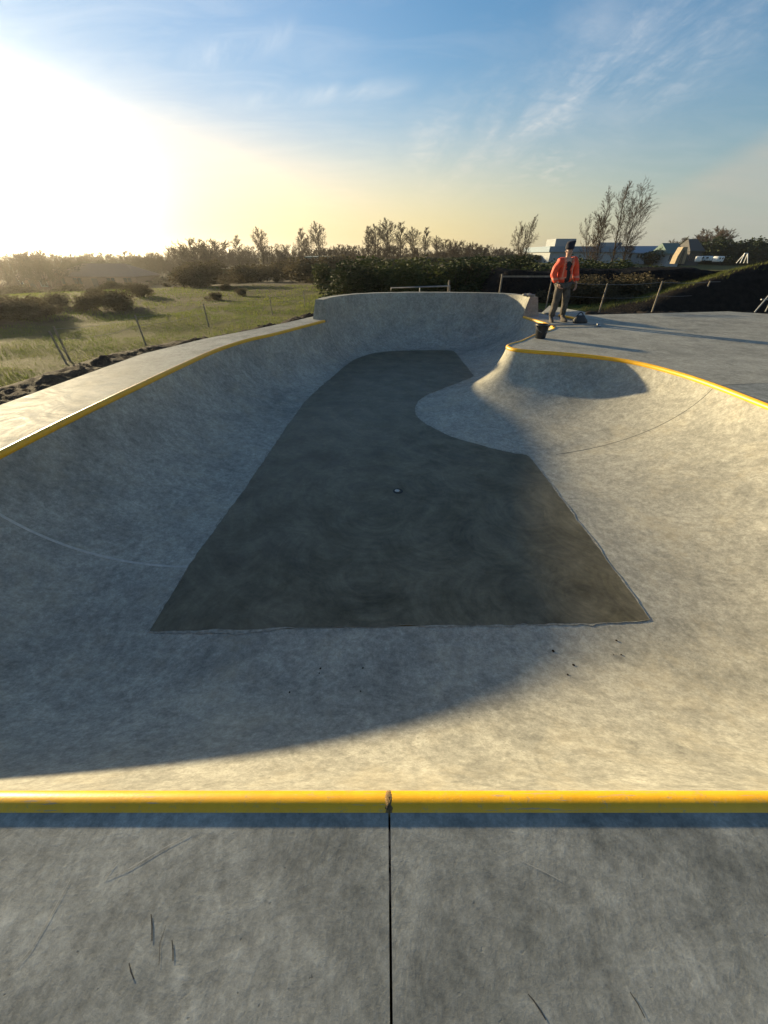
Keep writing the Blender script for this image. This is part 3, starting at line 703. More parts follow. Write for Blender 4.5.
# ------------------------------------------------------------------ buildings
def P(c,r=.8,**k): return simple('paint_%d'%len(bpy.data.materials),c,r,**k)
M['roofblue']=P((.17,.24,.31),.7); M['wallgrey']=P((.30,.32,.33)); M['wallwhite']=P((.32,.34,.35)); M['roofdark']=P((.07,.065,.06)); M['rooftile']=P((.16,.09,.065)); M['brick']=P((.2,.12,.09)); M['greenroof']=P((.10,.16,.14)); M['glass']=P((.03,.04,.05),.15); M['canvas']=P((.30,.23,.14)); M['white']=P((.8,.8,.78),.5)
def house(name,loc,w,d,hw,hr,hip,wm,rm,label,cat='house',rz=0,chim=None,win=3,door=True,over=.4):
    root=empty(name,loc,rz); tag(root,label,cat)
    bm=bmesh.new(); add_box(bm,(0,0,hw/2-.5),(w,d,hw+1)); 
    if not hip:
        for s in (-1,1):
            x=s*w/2; f=[bm.verts.new((x,-d/2,hw)),bm.verts.new((x,d/2,hw)),bm.verts.new((x,0,hw+hr*.97))]
            g_=[bm.verts.new(v.co-Vector((s*.2,0,0))) for v in f]; bm.faces.new(f); bm.faces.new(g_[::-1])
            for i in range(3): bm.faces.new((f[i],g_[i],g_[(i+1)%3],f[(i+1)%3]))
    obj('wall',bm,wm,root)
    bm=bmesh.new(); W_,D_=w/2+over,d/2+over; hx=hip*min(w/2-.2,d/2) if hip else 0
    b0=[bm.verts.new(p) for p in ((-W_,-D_,hw),(W_,-D_,hw),(W_,D_,hw),(-W_,D_,hw))]; t0=[bm.verts.new((-W_+hx,0,hw+hr)),bm.verts.new((W_-hx,0,hw+hr))]
    b1=[bm.verts.new(v.co-Vector((0,0,.18))) for v in b0]
    bm.faces.new((b0[0],b0[1],t0[1],t0[0])); bm.faces.new((b0[2],b0[3],t0[0],t0[1])); bm.faces.new((b0[1],b0[2],t0[1])); bm.faces.new((b0[3],b0[0],t0[0]))
    for i in range(4): bm.faces.new((b0[i],b1[i],b1[(i+1)%4],b0[(i+1)%4]))
    bm.faces.new(b1[::-1]); r=obj('roof',bm,rm,root)
    if chim is not None:
        bm=bmesh.new(); add_box(bm,(chim,0,hw+hr+.1),(.9,.6,1.5)); add_box(bm,(chim,0,hw+hr+.9),(1.05,.75,.12)); obj('chimney',bm,M['brick'],r)
    n=win
    for k in range(n):
        x=-w/2+w*(k+.5)/n
        if door and k==n//2:
            bm=bmesh.new(); add_box(bm,(x,-d/2-.03,1.0),(1.0,.1,2.05)); obj('door',bm,M['roofdark'],root); continue
        bm=bmesh.new(); ww=min(1.5,w/n*.5)
        for (cx,cz,sx_,sz_) in ((x,1.0,ww+.2,.1),(x,2.15,ww+.2,.1),(x-ww/2-.05,1.575,.1,1.05),(x+ww/2+.05,1.575,.1,1.05),(x,1.575,.06,1.05)): add_box(bm,(cx,-d/2-.04,cz),(sx_,.14,sz_))
        f=obj('window',bm,M['wallgrey'] if hip==0 else M['rooftile'],root); bm=bmesh.new(); add_box(bm,(x,-d/2-.02,1.575),(ww,.06,1.05)); obj('pane',bm,M['glass'],f)
    return root
# left
def hb(u0,u1,vtop,Y):
    a,b_=aty(u0,vtop,Y),aty(u1,vtop,Y); return (a.x+b_.x)/2,b_.x-a.x,a.z
x,w,zt=hb(66,146,271,88); gz=hgt(x,88); house('bungalow',(x,88,gz-.2),w,9,2.3,max(2.0,zt-gz+.2-2.3),.9,M['brick'],M['rooftile'],'wide hip-roofed bungalow in haze below the setting sun','house',win=5)
x,w,zt=hb(28,62,279,84); gz=hgt(x,84); house('bungalow',(x,84,gz-.2),w,7,2.2,max(1.4,zt-gz+.2-2.2),0,M['brick'],M['rooftile'],'low gabled bungalow left of the wide hip-roofed one','house',win=3)
x,w,zt=hb(310,331,256,85); gz=hgt(x,85); house('gabled_house',(x,85,gz),w,6.5,2.5,zt-gz-2.5,0,M['wallgrey'],M['greenroof'],'small house with steep dark green roof among the far trees','house',win=2,door=False)
# right: long shed with plant box
x,w,zt=hb(538,612,247,112); z0=hgt(x,112)
root=empty('industrial_shed',(x,112,z0)); tag(root,'long low pale blue-grey shed with roof box behind the worker','shed')
H_=zt-z0; bm=bmesh.new(); add_box(bm,(0,0,H_*.33),(w,18,H_*.66)); obj('wall',bm,M['wallwhite'],root)
bm=bmesh.new(); add_box(bm,(0,0,H_*.83),(w+1,19,H_*.34)); r_=obj('roof',bm,M['roofblue'],root)
bm=bmesh.new(); add_box(bm,(-w*.25,-2,H_+.75),(w*.26,6,1.5)); obj('plant_box',bm,M['wallgrey'],r_)
bm=bmesh.new(); add_box(bm,(w*.33,-2,H_+.4),(w*.3,6,.8)); obj('plant_box',bm,M['wallgrey'],r_)
for k in range(5):
    bm=bmesh.new(); add_box(bm,(-w*.4+w*.2*k,-9.05,H_*.3),(2.4,.2,H_*.4)); obj('shutter',bm,M['wallgrey'],root)
x,w,zt=hb(614,666,246,118); z0=hgt(x,118); house('workshop',(x,118,z0),w,12,(zt-z0)*.6,(zt-z0)*.4,0,M['wallgrey'],M['roofblue'],'long workshop with shallow slate-blue roof behind the bare clump','workshop',win=5)
x,w,zt=hb(664,677,243,104); z0=hgt(x,104); house('gabled_hut',(x,104,z0),w,6,(zt-z0)*.55,(zt-z0)*.45,0,M['wallgrey'],M['greenroof'],'small green-roofed hut left of the cream tent','hut',win=2,door=False)
x,w,zt=hb(687,699,239,112); z0=hgt(x,112); house('dark_cottage',(x,112,z0),w,6,(zt-z0)*.55,(zt-z0)*.45,.6,M['roofdark'],M['roofdark'],'dark pyramid-roofed cottage right of the cream tent','cottage',win=2,door=False)
# tent
x,w,zt=hb(678,688,247,80); z0=.1; 
root=empty('tent',(x,80,z0),R(-8)); w*=.9; tag(root,'cream canvas frame tent glowing in the low sun','tent')
bm=bmesh.new(); H_=zt-z0
prof_=[(-w/2,0),(-w*.46,H_*.45),(-w*.22,H_),(w*.22,H_),(w*.46,H_*.45),(w/2,0)]
A=[bm.verts.new((px,-.9,pz)) for px,pz in prof_]; B=[bm.verts.new((px,.9,pz)) for px,pz in prof_]
for i in range(5): bm.faces.new((A[i],B[i],B[i+1],A[i+1]))
bm.faces.new(A); bm.faces.new(B[::-1]); obj('canopy',bm,M['canvas'],root)
bm=bmesh.new(); add_tube(bm,[(-w*.1,-.96,0),(-w*.05,-.96,H_*.8)],.06,6); add_tube(bm,[(w*.12,-.96,0),(w*.05,-.96,H_*.8)],.06,6); obj('tent_pole',bm,M['roofdark'],root)
# parked caravans/cars far right
def caravan():
    root=empty('caravan',(0,0,0)); bm=bmesh.new(); add_box(bm,(0,0,1.35),(4.6,2.1,1.9),bev=.3); obj('body',bm,M['white'],root,True)
    for x in (-1.2,.9):
        bm=bmesh.new(); add_box(bm,(x,-1.06,1.6),(1.1,.05,.6)); obj('window',bm,M['glass'],root)
    bm=bmesh.new()
    add_tube(bm,[(0,-1.1,.35),(0,-.85,.35)],.34,12); obj('wheel',bm,M['roofdark'],root)
    bm=bmesh.new(); add_tube(bm,[(-2.2,0,.4),(-3.3,0,.4)],.06,6); obj('tow_bar',bm,M['roofdark'],root)
    return root
cv=caravan()
labs=['white touring caravan nearest the cream tent','white touring caravan second from the cream tent','white touring caravan third from the cream tent','white touring caravan beside the white swing frame']
for k,(u,Y) in enumerate([(701,92),(709,108),(721,90),(731,112)]):
    o=cv if k==0 else copy_tree(cv); p=aty(u,253,Y); o.location=(p.x,Y,-.3+.35); o.rotation_euler=(0,0,(.9,-1.2,.5,1.9)[k]); tag(o,labs[k],'caravan','caravans parked on the far field'); o.scale=(.5,.5,.5)
# swing
p=aty(747,252,60); root=empty('swing_frame',(p.x,60,.75)); root.scale=(.55,.55,.62); tag(root,'white A-frame swing standing on the green field at right','swing')
for s in (-1,1):
    for e in (-1,1):
        bm=bmesh.new(); add_tube(bm,[(s*.9,e*.6+0,-.4),(s*.35,0,1.35)],.09,6); obj('leg',bm,M['white'],root)
bm=bmesh.new(); add_tube(bm,[(-.45,0,1.35),(.45,0,1.35)],.08,6); obj('crossbar',bm,M['white'],root)
# ------------------------------------------------------------------ fences
M['wood']=simple('weathered_wood',(.26,.22,.17),.85,(.13,.11,.085),12,bs=.5,bd=.004); M['galv']=simple('galvanised_steel',(.30,.31,.31),.55,(.2,.2,.2),10,.5); M['wire']=simple('grey_wire',(.2,.2,.2),.5,metal=.5)
def post(bm,p,h,r=.022,lean=(0,0)):
    q=Vector(p)+Vector((lean[0],lean[1],h)); add_tube(bm,[Vector(p)-Vector((0,0,.15)),q],[r,r*.9],8)
    return q
fr=empty('stake_fence',(-5,9,0)); fr.location=(0,0,0); tag(fr,'short leaning stakes strung with thin wire on the left grass','fence')
tops=[]
for (u,v,h,ln) in ((69,358,.55,(-.02,0)),(65,360,.5,(-.06,.02)),(145,342,.55,(-.02,0)),(208,323,.5,(0,0)),(272,312,.5,(0,0)),(305,305,.5,(0,0))):
    b0=atz(u,v,-.22); bm=bmesh.new(); q=post(bm,b0,h,.018,ln); obj('post',bm,M['wood'],fr); 
    if u!=65: tops.append(q)
bm=bmesh.new()
for a,b_ in zip(tops,tops[1:]):
    for f_ in (.04,.22):
        pts=[a.lerp(b_,t/8)-Vector((0,0,f_+.05*math.sin(math.pi*t/8))) for t in range(9)]; add_tube(bm,pts,.0025,4)
obj('wire',bm,M['wire'],fr)
fr=empty('post_fence',(0,0,0)); tag(fr,'row of grey posts with a top wire between right deck and dark bank','fence')
tops=[]
for (u,v,h) in ((546,308,.85),(599,312,.8),(652,312,.86),(698,308.5,.82),(752,306,.9)):
    b0=atz(u,v,-.12); bm=bmesh.new(); q=post(bm,b0,h,.026,(rnd.uniform(-.03,.03),0)); obj('post',bm,M['wood'],fr); tops.append(q)
bm=bmesh.new()
for a,b_ in zip(tops,tops[1:]):
    pts=[a.lerp(b_,t/8)-Vector((0,0,.03+.03*math.sin(math.pi*t/8))) for t in range(9)]; add_tube(bm,pts,.006,4)
    pts=[a.lerp(b_,t/8)-Vector((0,0,.4+.03*math.sin(math.pi*t/8))) for t in range(9)]; add_tube(bm,pts,.004,4)
obj('wire',bm,M['wire'],fr)
# guard rail behind the rear wall
Y=14.9; rr=empty('guard_rail',(0,0,0)); tag(rr,'low pale metal rail on short posts behind the rear wall','rail')
bm=bmesh.new(); L_=[aty(390,291,Y),aty(391,288,Y),aty(450,286,Y),aty(451,291,Y)]; add_tube(bm,[L_[0]-Vector((0,0,.6)),L_[1],L_[2],L_[3]-Vector((0,0,.6))],.022,8); obj('rail',bm,M['galv'],rr)
for u in (420,):
    a=aty(u,287,Y); bm=bmesh.new(); add_tube(bm,[a,a-Vector((0,0,.8))],.02,8); obj('post',bm,M['galv'],rr)
rr2=empty('timber_rail',(0,0,0)); tag(rr2,'thin timber rail on two posts left of the worker above the rear wall','rail')
a,b_=aty(502,277,15.5),aty(560,276,15.5)
bm=bmesh.new(); add_box(bm,(a+b_)/2,((b_-a).length,.04,.05)); obj('rail',bm,M['wood'],rr2)
for q in (a,aty(449,283,15.5)):
    bm=bmesh.new(); post(bm,(q.x,q.y,-.2),q.z+.28,.035); obj('post',bm,M['wood'],rr2)
# trestle at right edge
p=atz(764,312,0); root=empty('metal_trestle',p); tag(root,'pale steel trestle frame at the right edge of the deck','trestle')
for s,nm in ((-1,'leg'),(1,'leg')):
    for e in (0,.55):
        bm=bmesh.new(); add_tube(bm,[(-.12+e*1.2+s*.25,.0+s*.1,0),(e*1.2+.05,0,.85)],.02,8); obj(nm,bm,M['galv'],root)
bm=bmesh.new(); add_tube(bm,[(-.1,0,.85),(.9,0,.85)],.024,8); obj('crossbar',bm,M['galv'],root)
bm=bmesh.new(); add_tube(bm,[(-.28,0,.33),(.9,0,.33)],.018,8); obj('brace',bm,M['galv'],root)
# ------------------------------------------------------------------ small things on the deck
M['plastic']=simple('black_plastic',(.02,.022,.025),.4); M['rubber']=simple('dark_rubber',(.03,.03,.03),.7)
bp=Vector((3.235,8.36,0)); root=empty('bucket',bp); tag(root,'black builder bucket standing at the rim of the peninsula','bucket')
bm=bmesh.new(); rings=[]
for r,z in ((.095,.0),(.1,.004),(.125,.2),(.132,.235),(.14,.236),(.141,.262),(.132,.264),(.128,.235),(.098,.02)): rings.append(ell((0,0,z),r,r,28))
add_rings(bm,rings); obj('body',bm,M['plastic'],root)
bm=bmesh.new(); add_tube(bm,[(math.cos(t)*.142,-math.sin(t)*.09-.02,.245-math.sin(t)*.12) for t in [math.pi*k/14 for k in range(15)]],.004,6); obj('handle',bm,M['galv'],root)
for s in (-1,1):
    bm=bmesh.new(); add_box(bm,(s*.143,0,.235),(.02,.035,.035),bev=.004); obj('lug',bm,M['plastic'],root)
# tool bag
p=atz(580,323,0); root=empty('tool_bag',p,.2); tag(root,'dark open tool bag lying on the deck right of the worker','bag')
bm=bmesh.new(); rings=[]
for z,rx,ry in ((0,.19,.1),(.02,.21,.12),(.08,.19,.11),(.13,.13,.08),(.17,.10,.05),(.175,.07,.03)):
    rings.append([q+Vector((noise.noise(q*9)*.02-z*.25,0,noise.noise(q*7)*.01)) for q in ell((0,0,z),rx,ry,20)])
add_rings(bm,rings); obj('body',bm,M['rubber'],root)
bm=bmesh.new(); add_tube(bm,[(-.12+.2*k/8-.03,.0,.15+.09*math.sin(math.pi*k/8)) for k in range(9)],.012,6); obj('handle',bm,M['rubber'],root)
# bull float: flat blade with long handle lying on the deck
a,b_=atz(545,326.5,0),atz(596,326,0); root=empty('bull_float',a); tag(root,'long-handled concrete float lying on the deck in front of the worker','float')
d=(b_-a); bm=bmesh.new(); add_tube(bm,[(0,0,.03),(d.x,d.y,.035)],.016,8); obj('handle',bm,M['galv'],root)
bm=bmesh.new(); add_box(bm,(d.x+.1,d.y+.12,.012),(.1,.55,.015),rz=-.35,bev=.004); add_box(bm,(d.x+.06,d.y+.05,.03),(.06,.08,.03)); obj('blade',bm,M['galv'],root)
# low ledge with yellow edge behind the worker
a=atz(535,313.5,0); b_=atz(566,318.5,0); c_=atz(590,319.5,0)
root=empty('ledge',(0,0,0)); tag(root,'low sloping concrete ledge with a yellow metal edge behind the worker','ledge')
bm=bmesh.new(); q=[a+Vector((.2,.0,0)),atz(586,322,0)+Vector((-.1,0,0)),c_+Vector((-.1,.15,0)),a+Vector((.55,.45,0))]
lo=[bm.verts.new(Vector((v.x,v.y,.003))) for v in q]; hi=[bm.verts.new(Vector((v.x,v.y,z))) for v,z in zip(q,(.03,.05,.16,.16))]
bm.faces.new(hi)
for i in range(4): bm.faces.new((lo[i],lo[(i+1)%4],hi[(i+1)%4],hi[i]))
bmesh.ops.recalc_face_normals(bm,faces=bm.faces); obj('slab',bm,M['deck'],root)
bm=bmesh.new(); add_tube(bm,[hi_+Vector((0,0,.0)) for hi_ in (Vector((q[0].x,q[0].y,.035)).lerp(Vector((q[1].x,q[1].y,.055)),.45),Vector((q[1].x,q[1].y,.055)))],.03,10); obj('edge_pipe',bm,M['yellow'],root)
# lumps on the end of the rear wall
for k,(u,v,s) in enumerate(((524,291.5,.07),(530,291,.09),(533,293,.06))):
    p=aty(u,v,12.1); bm=bmesh.new(); bmesh.ops.create_icosphere(bm,subdivisions=2,radius=s)
    for vt in bm.verts: vt.co=vt.co*(1+.35*noise.noise(vt.co*20+Vector((k,0,0)))); vt.co.z*=.55
    o=obj('concrete_lump',bm,M['bowl']); o.location=(tops[0].x*0+3.98+.09*k-.03,11.98-.06*k,.50); tag(o,['small pale mortar lump on the wall end, the inner one','largest mortar lump on top of the rear wall end','small mortar lump on the outer corner of the wall end'][k],'lump','mortar lumps on the rear wall end')
# crumbs of dirt on the near transition
def on_bowl(u,v):
    d=ray(u,v); best=None
    for i in range(0,nR):
        for k in range(0,NP*2+1):
            p=prof(i,k/(NP*2)); q=(p-Vector((0,0,CAMH))); t=q.dot(d)/d.dot(d); e=(q-d*t).length
            if best is None or e<best[0]: best=(e,p)
    return best[1]
crumbs=[(555,652,.010),(572,663,.008),(574,667,.006),(568,673,.006),(616,641,.007),(618,655,.006),(290,690,.006),(360,693,.005),(612,655,.004),(470,720,.004),(322,668,.007),(315,673,.005),(362,667,.006),(357,669,.005)]
for k,(u,v,s) in enumerate(crumbs):
    p=on_bowl(u,v); bm=bmesh.new(); bmesh.ops.create_icosphere(bm,subdivisions=2,radius=s)
    for vt in bm.verts: vt.co=vt.co*(1+.5*noise.noise(vt.co*90+Vector((k*3,0,0)))); vt.co.z*=.6
    o=obj('dirt_crumb',bm,M['soil']); o.location=p+Vector((0,0,s*.35+.002)); tag(o,'small dark crumb of dirt lying on the pale near transition','dirt','dirt crumbs on the near transition')
# clods along the soil strip
CL=[]
for k in range(3):
    bm=bmesh.new(); bmesh.ops.create_icosphere(bm,subdivisions=2,radius=.06)
    for vt in bm.verts: vt.co=vt.co*(1+.5*noise.noise(vt.co*18+Vector((k*3,0,0)))); vt.co.z*=.65
    CL.append(bm)
meshes=[]
for bm in CL:
    me=bpy.data.meshes.new('soil_clod'); bm.to_mesh(me); bm.free(); me.materials.append(M['soil']); meshes.append(me)
for k in range(46):
    i=rnd.randrange(20,len(ed)-150); p=ed[i]; d=(ed[i+4]-ed[i-4]).normalized(); n=Vector((-d.y,d.x)); q=p+n*rnd.uniform(.12,.95)
    o=bpy.data.objects.new('soil_clod',meshes[k%3]); COL.objects.link(o); s=rnd.uniform(.4,1.2); o.scale=(s,s,s); o.rotation_euler=(0,0,rnd.uniform(0,6)); o.location=(q.x,q.y,-.15+rnd.uniform(0,.05)); tag(o,'dark clod of turned earth on the soil strip beside the left deck','clod','soil clods beside the deck')
# ------------------------------------------------------------------ person
def skin_mesh(name,verts,edges,radii,root=0,sub=2):
    me=bpy.data.meshes.new(name+'_sk'); me.from_pydata([Vector(v) for v in verts],edges,[]); o=bpy.data.objects.new(name+'_sk',me); COL.objects.link(o)
    md=o.modifiers.new('s','SKIN'); md.use_smooth_shade=True
    for i,r in enumerate(radii):
        sv=me.skin_vertices[0].data[i]; sv.radius=(r,r) if not isinstance(r,tuple) else r; sv.use_root=(i==root)
    sb=o.modifiers.new('b','SUBSURF'); sb.levels=sub; sb.render_levels=sub
    dg=bpy.context.evaluated_depsgraph_get(); dg.update(); ev=o.evaluated_get(dg); res=bpy.data.meshes.new_from_object(ev)
    bpy.data.objects.remove(o); bpy.data.meshes.remove(me); return res
def join_bm(ml):
    bm=bmesh.new()
    for m_ in ml: bm.from_mesh(m_); 
    return bm
M['skin']=simple('skin',(.45,.27,.19),.55,(.36,.2,.14),20); M['hiviz']=simple('orange_hi_vis',(.80,.075,.02),.7,(.55,.045,.015),9); M['tape']=simple('reflective_tape',(.72,.22,.12),.5); M['shirt']=simple('black_shirt',(.012,.012,.014),.85); M['trous']=simple('worn_work_trousers',(.12,.10,.078),.9,(.026,.022,.018),8,bs=.5,bd=.01); M['cap']=simple('dark_wool_hat',(.018,.018,.03),.95); M['boot']=simple('dusty_boots',(.09,.075,.06),.85,(.05,.04,.035),20); M['eye']=simple('dark_eye',(.02,.015,.012),.3)
pp=atz(557,321.5,0); man=empty('person',pp,R(10)); man.rotation_euler=(0,R(-4.5),R(8)); man.scale=(.99,.97,.935); tag(man,'worker in open orange hi-vis jacket, dark hat and grey trousers, standing on the deck','person')
# local: faces -y, +x is the figure's left; z up. height 1.74 + hat
sh=1.43
V=[(0,0,.93),(0,-.005,1.08),(0,0,1.25),(0,.005,1.38),(0,.0,1.47),(0,-.012,1.54),(0,-.015,1.62),(0,-.005,1.70)]
Rr=[(.135,.10),(.125,.095),(.145,.10),(.125,.085),(.052,.052),(.066,.078),(.078,.092),(.06,.07)]
E_=[(i,i+1) for i in range(7)]
def chain(start,pts,rs):
    prev=start
    for p,r in zip(pts,rs):
        V.append(p); Rr.append(r); E_.append((prev,len(V)-1)); prev=len(V)-1
    return prev
# legs (feet slightly apart, one forward)
chain(0,[(.085,0,.87),(.11,-.02,.5),(.12,.0,.28),(.125,.02,.09),(.13,-.10,.05),(.135,-.16,.035)],[.088,.058,.05,.038,.036,.028])
chain(0,[(-.085,0,.87),(-.13,-.03,.5),(-.16,.0,.28),(-.175,.03,.09),(-.20,-.08,.05),(-.21,-.14,.035)],[.088,.058,.05,.038,.036,.028])
aL=chain(3,[(.17,.0,1.39),(.235,.02,1.25),(.265,.03,1.10),(.275,-.05,.97),(.275,-.09,.88)],[.06,.048,.04,.034,.027])
aR=chain(3,[(-.17,.0,1.39),(-.235,.02,1.25),(-.275,.05,1.11),(-.24,-.06,.99),(-.21,-.12,.93)],[.06,.048,.04,.034,.027])
parts_=[skin_mesh('b',V,E_,Rr,0,2)]
def hand(w,dirv,side,curl):
    w=Vector(w); dv=Vector(dirv).normalized(); lat=Vector((0,1,0)); lat=(lat-dv*lat.dot(dv)).normalized(); pn=dv.cross(lat)*side
    parts_.append(skin_mesh('h',[w-dv*.01,w+dv*.04,w+dv*.085],[(0,1),(1,2)],[(.02,.026),(.016,.038),(.013,.036)],0,2))
    for k,(o_,L_) in enumerate(((-.031,.07),(-.011,.08),(.010,.076),(.030,.06))):
        a=w+dv*.075+lat*o_; b1=a+dv*L_*.45+pn*curl*.012; c1=b1+dv*L_*.3+pn*curl*.02; d1=c1+dv*L_*.2+pn*curl*.024
        parts_.append(skin_mesh('f',[a,b1,c1,d1],[(0,1),(1,2),(2,3)],[.0095,.009,.008,.007],0,1))
    a=w+dv*.02-lat*.022; parts_.append(skin_mesh('t',[a,a+dv*.03-lat*.028+pn*.006,a+dv*.06-lat*.036+pn*.014],[(0,1),(1,2)],[.012,.0105,.009],0,1))
hand((.275,-.095,.87),(0,-.25,-1),-1,1.0); hand((-.205,-.125,.92),(.25,-.35,-1),1,1.4)
# face: nose, ears
parts_.append(skin_mesh('n',[(0,-.085,1.635),(0,-.105,1.60),(0,-.092,1.588)],[(0,1),(1,2)],[.009,.014,.012],0,1))
for s in (-1,1): parts_.append(skin_mesh('e',[(s*.078,-.005,1.575),(s*.084,.0,1.60),(s*.080,.005,1.625)],[(0,1),(1,2)],[(.008,.012),(.008,.018),(.008,.013)],0,1))
obj('body',join_bm(parts_),M['skin'],man,True)
bm=bmesh.new()
for s in (-1,1): bmesh.ops.create_uvsphere(bm,u_segments=10,v_segments=8,radius=.011,matrix=Matrix.Translation((s*.031,-.094,1.622)))
obj('eyes',bm,M['eye'],man,True)
bm=bmesh.new(); add_tube(bm,[(-.022,-.099,1.562),(0,-.106,1.560),(.022,-.099,1.562)],[.003,.005,.003],6); obj('mouth',bm,simple('lips',(.3,.12,.1),.5),man)
# stubble/beard
bm=bmesh.new(); rings=[]
# jacket: torso shell + sleeves, open at the front
jm=skin_mesh('j',[(0,0,.88),(0,.0,1.08),(0,.005,1.25),(0,.01,1.38),(0,.012,1.46)]+[(.175,.0,1.395),(.25,.025,1.25),(.283,.03,1.10),(.288,-.045,.98),(.285,-.07,.92)]+[(-.175,.0,1.395),(-.25,.03,1.25),(-.29,.05,1.11),(-.255,-.055,1.0),(-.235,-.09,.955)],
  [(0,1),(1,2),(2,3),(3,4),(3,5),(5,6),(6,7),(7,8),(8,9),(3,10),(10,11),(11,12),(12,13),(13,14)],
  [(.205,.16),(.2,.155),(.205,.15),(.18,.125),(.09,.09),.1,.09,.083,.074,.066,.1,.09,.085,.074,.066],0,3)
bm=bmesh.new(); bm.from_mesh(jm)
kill=[f for f in bm.faces if (f.calc_center_median().y<-.03 and abs(f.calc_center_median().x-.005)<.05+.03*max(0,(f.calc_center_median().z-1.2)/.2)+.02*max(0,(1.1-f.calc_center_median().z)/.15)) or (f.calc_center_median().z>1.50)]
bmesh.ops.delete(bm,geom=kill,context='FACES')
for v in bm.verts:
    v.co+=Vector((noise.noise(v.co*9)*.012,noise.noise(v.co*8+Vector((5,0,0)))*.012,0))
    if v.co.z<.84 and abs(v.co.x)<.25: v.co.z=.84+(v.co.z-.84)*.2
for f in bm.faces:
    c=f.calc_center_median()
    f.material_index=1 if (abs(c.z-1.03)<.022 or (abs(c.z-1.14)<.02 and False) or (abs(abs(c.x)-.105)<.018 and c.z>1.05 and c.y<0)) else 0
jo=obj('jacket',bm,[M['hiviz'],M['tape']],man,True); so=jo.modifiers.new('t','SOLIDIFY'); so.thickness=.008
bm=join_bm([skin_mesh('s',[(0,0,.88),(0,-.005,1.08),(0,-.005,1.25),(0,.005,1.38),(0,.0,1.46)],[(0,1),(1,2),(2,3),(3,4)],[(.165,.135),(.155,.125),(.16,.122),(.14,.105),(.064,.064)],0,2)]); obj('shirt',bm,M['shirt'],man,True)
tm=skin_mesh('t',[(0,0,.95),(.09,0,.86),(.113,-.02,.52),(.125,.0,.28),(.128,.015,.12),(-.09,0,.86),(-.135,-.03,.52),(-.165,.0,.28),(-.178,.02,.12)],[(0,1),(1,2),(2,3),(3,4),(0,5),(5,6),(6,7),(7,8)],[(.155,.125),.115,.09,.083,.078,.115,.09,.083,.078],0,3)
bm=bmesh.new(); bm.from_mesh(tm)
for v in bm.verts: v.co+=Vector((noise.noise(v.co*Vector((7,7,14)).x)*.02,noise.noise(v.co*11+Vector((3,0,0)))*.018,0))
obj('trousers',bm,M['trous'],man,True)
for (x,y,rz) in ((.13,-.04,.05),(-.19,-.02,-.25)):
    bm=bmesh.new(); rings=[]
    for z,rx,ry,cy in ((0,.05,.14,-.05),(.03,.053,.145,-.05),(.06,.05,.13,-.045),(.085,.047,.09,-.01),(.12,.046,.06,.03),(.19,.05,.058,.035)): rings.append(ell((0,cy,z),rx,ry,16))
    add_rings(bm,rings); o=obj('boot',bm,M['boot'],man,True); o.location=(x,y,0.003); o.rotation_euler=(0,0,rz)
bm=bmesh.new(); rings=[]
for z,rx,ry,cx in ((1.64,.09,.105,0),(1.66,.1,.112,0),(1.70,.1,.11,0),(1.705,.096,.106,.002),(1.74,.102,.1,.008),(1.775,.106,.09,.016),(1.80,.098,.075,.022),(1.808,.06,.045,.022)): rings.append([q+Vector((noise.noise(q*14)*.006,0,q.x*.08 if z>1.75 else 0)) for q in ell((cx,-.004,z),rx,ry,20)])
add_rings(bm,rings); obj('hat',bm,M['cap'],man,True)
# ------------------------------------------------------------------ world and light
SUN_AZ=R(-46.8); SUN_EL=R(8.2)   # azimuth from +y towards +x
sd=Vector((math.sin(SUN_AZ)*math.cos(SUN_EL),math.cos(SUN_AZ)*math.cos(SUN_EL),math.sin(SUN_EL)))
sun=bpy.data.lights.new('sun','SUN'); sun.energy=5.0; sun.angle=R(1.3); sun.color=(1,.80,.47)
so=bpy.data.objects.new('sun',sun); COL.objects.link(so); so.rotation_euler=sd.to_track_quat('Z','Y').to_euler(); so.location=(0,0,30)
w=bpy.data.worlds.new('World'); scn.world=w; w.use_nodes=True; nt=w.node_tree; bg=nt.nodes['Background']
sky=N(nt,'ShaderNodeTexSky',sky_type='NISHITA'); sky.sun_disc=False; sky.sun_elevation=SUN_EL; sky.sun_rotation=SUN_AZ
sky.altitude=0; sky.air_density=1.15; sky.dust_density=.35; sky.ozone_density=3.6
tc=N(nt,'ShaderNodeTexCoord'); D=tc.outputs['Generated']
def vdot(v,c):
    n=N(nt,'ShaderNodeVectorMath',operation='DOT_PRODUCT'); nt.links.new(v,n.inputs[0]); n.inputs[1].default_value=c; return n.outputs['Value']
def vscale(v,s):
    n=N(nt,'ShaderNodeVectorMath',operation='MULTIPLY'); nt.links.new(v,n.inputs[0]); n.inputs[1].default_value=s; return n.outputs[0]
cosg=vdot(D,sd)
def gate(v,lo,hi): return ramp_gate(nt,v,lo,hi)
SK=.09
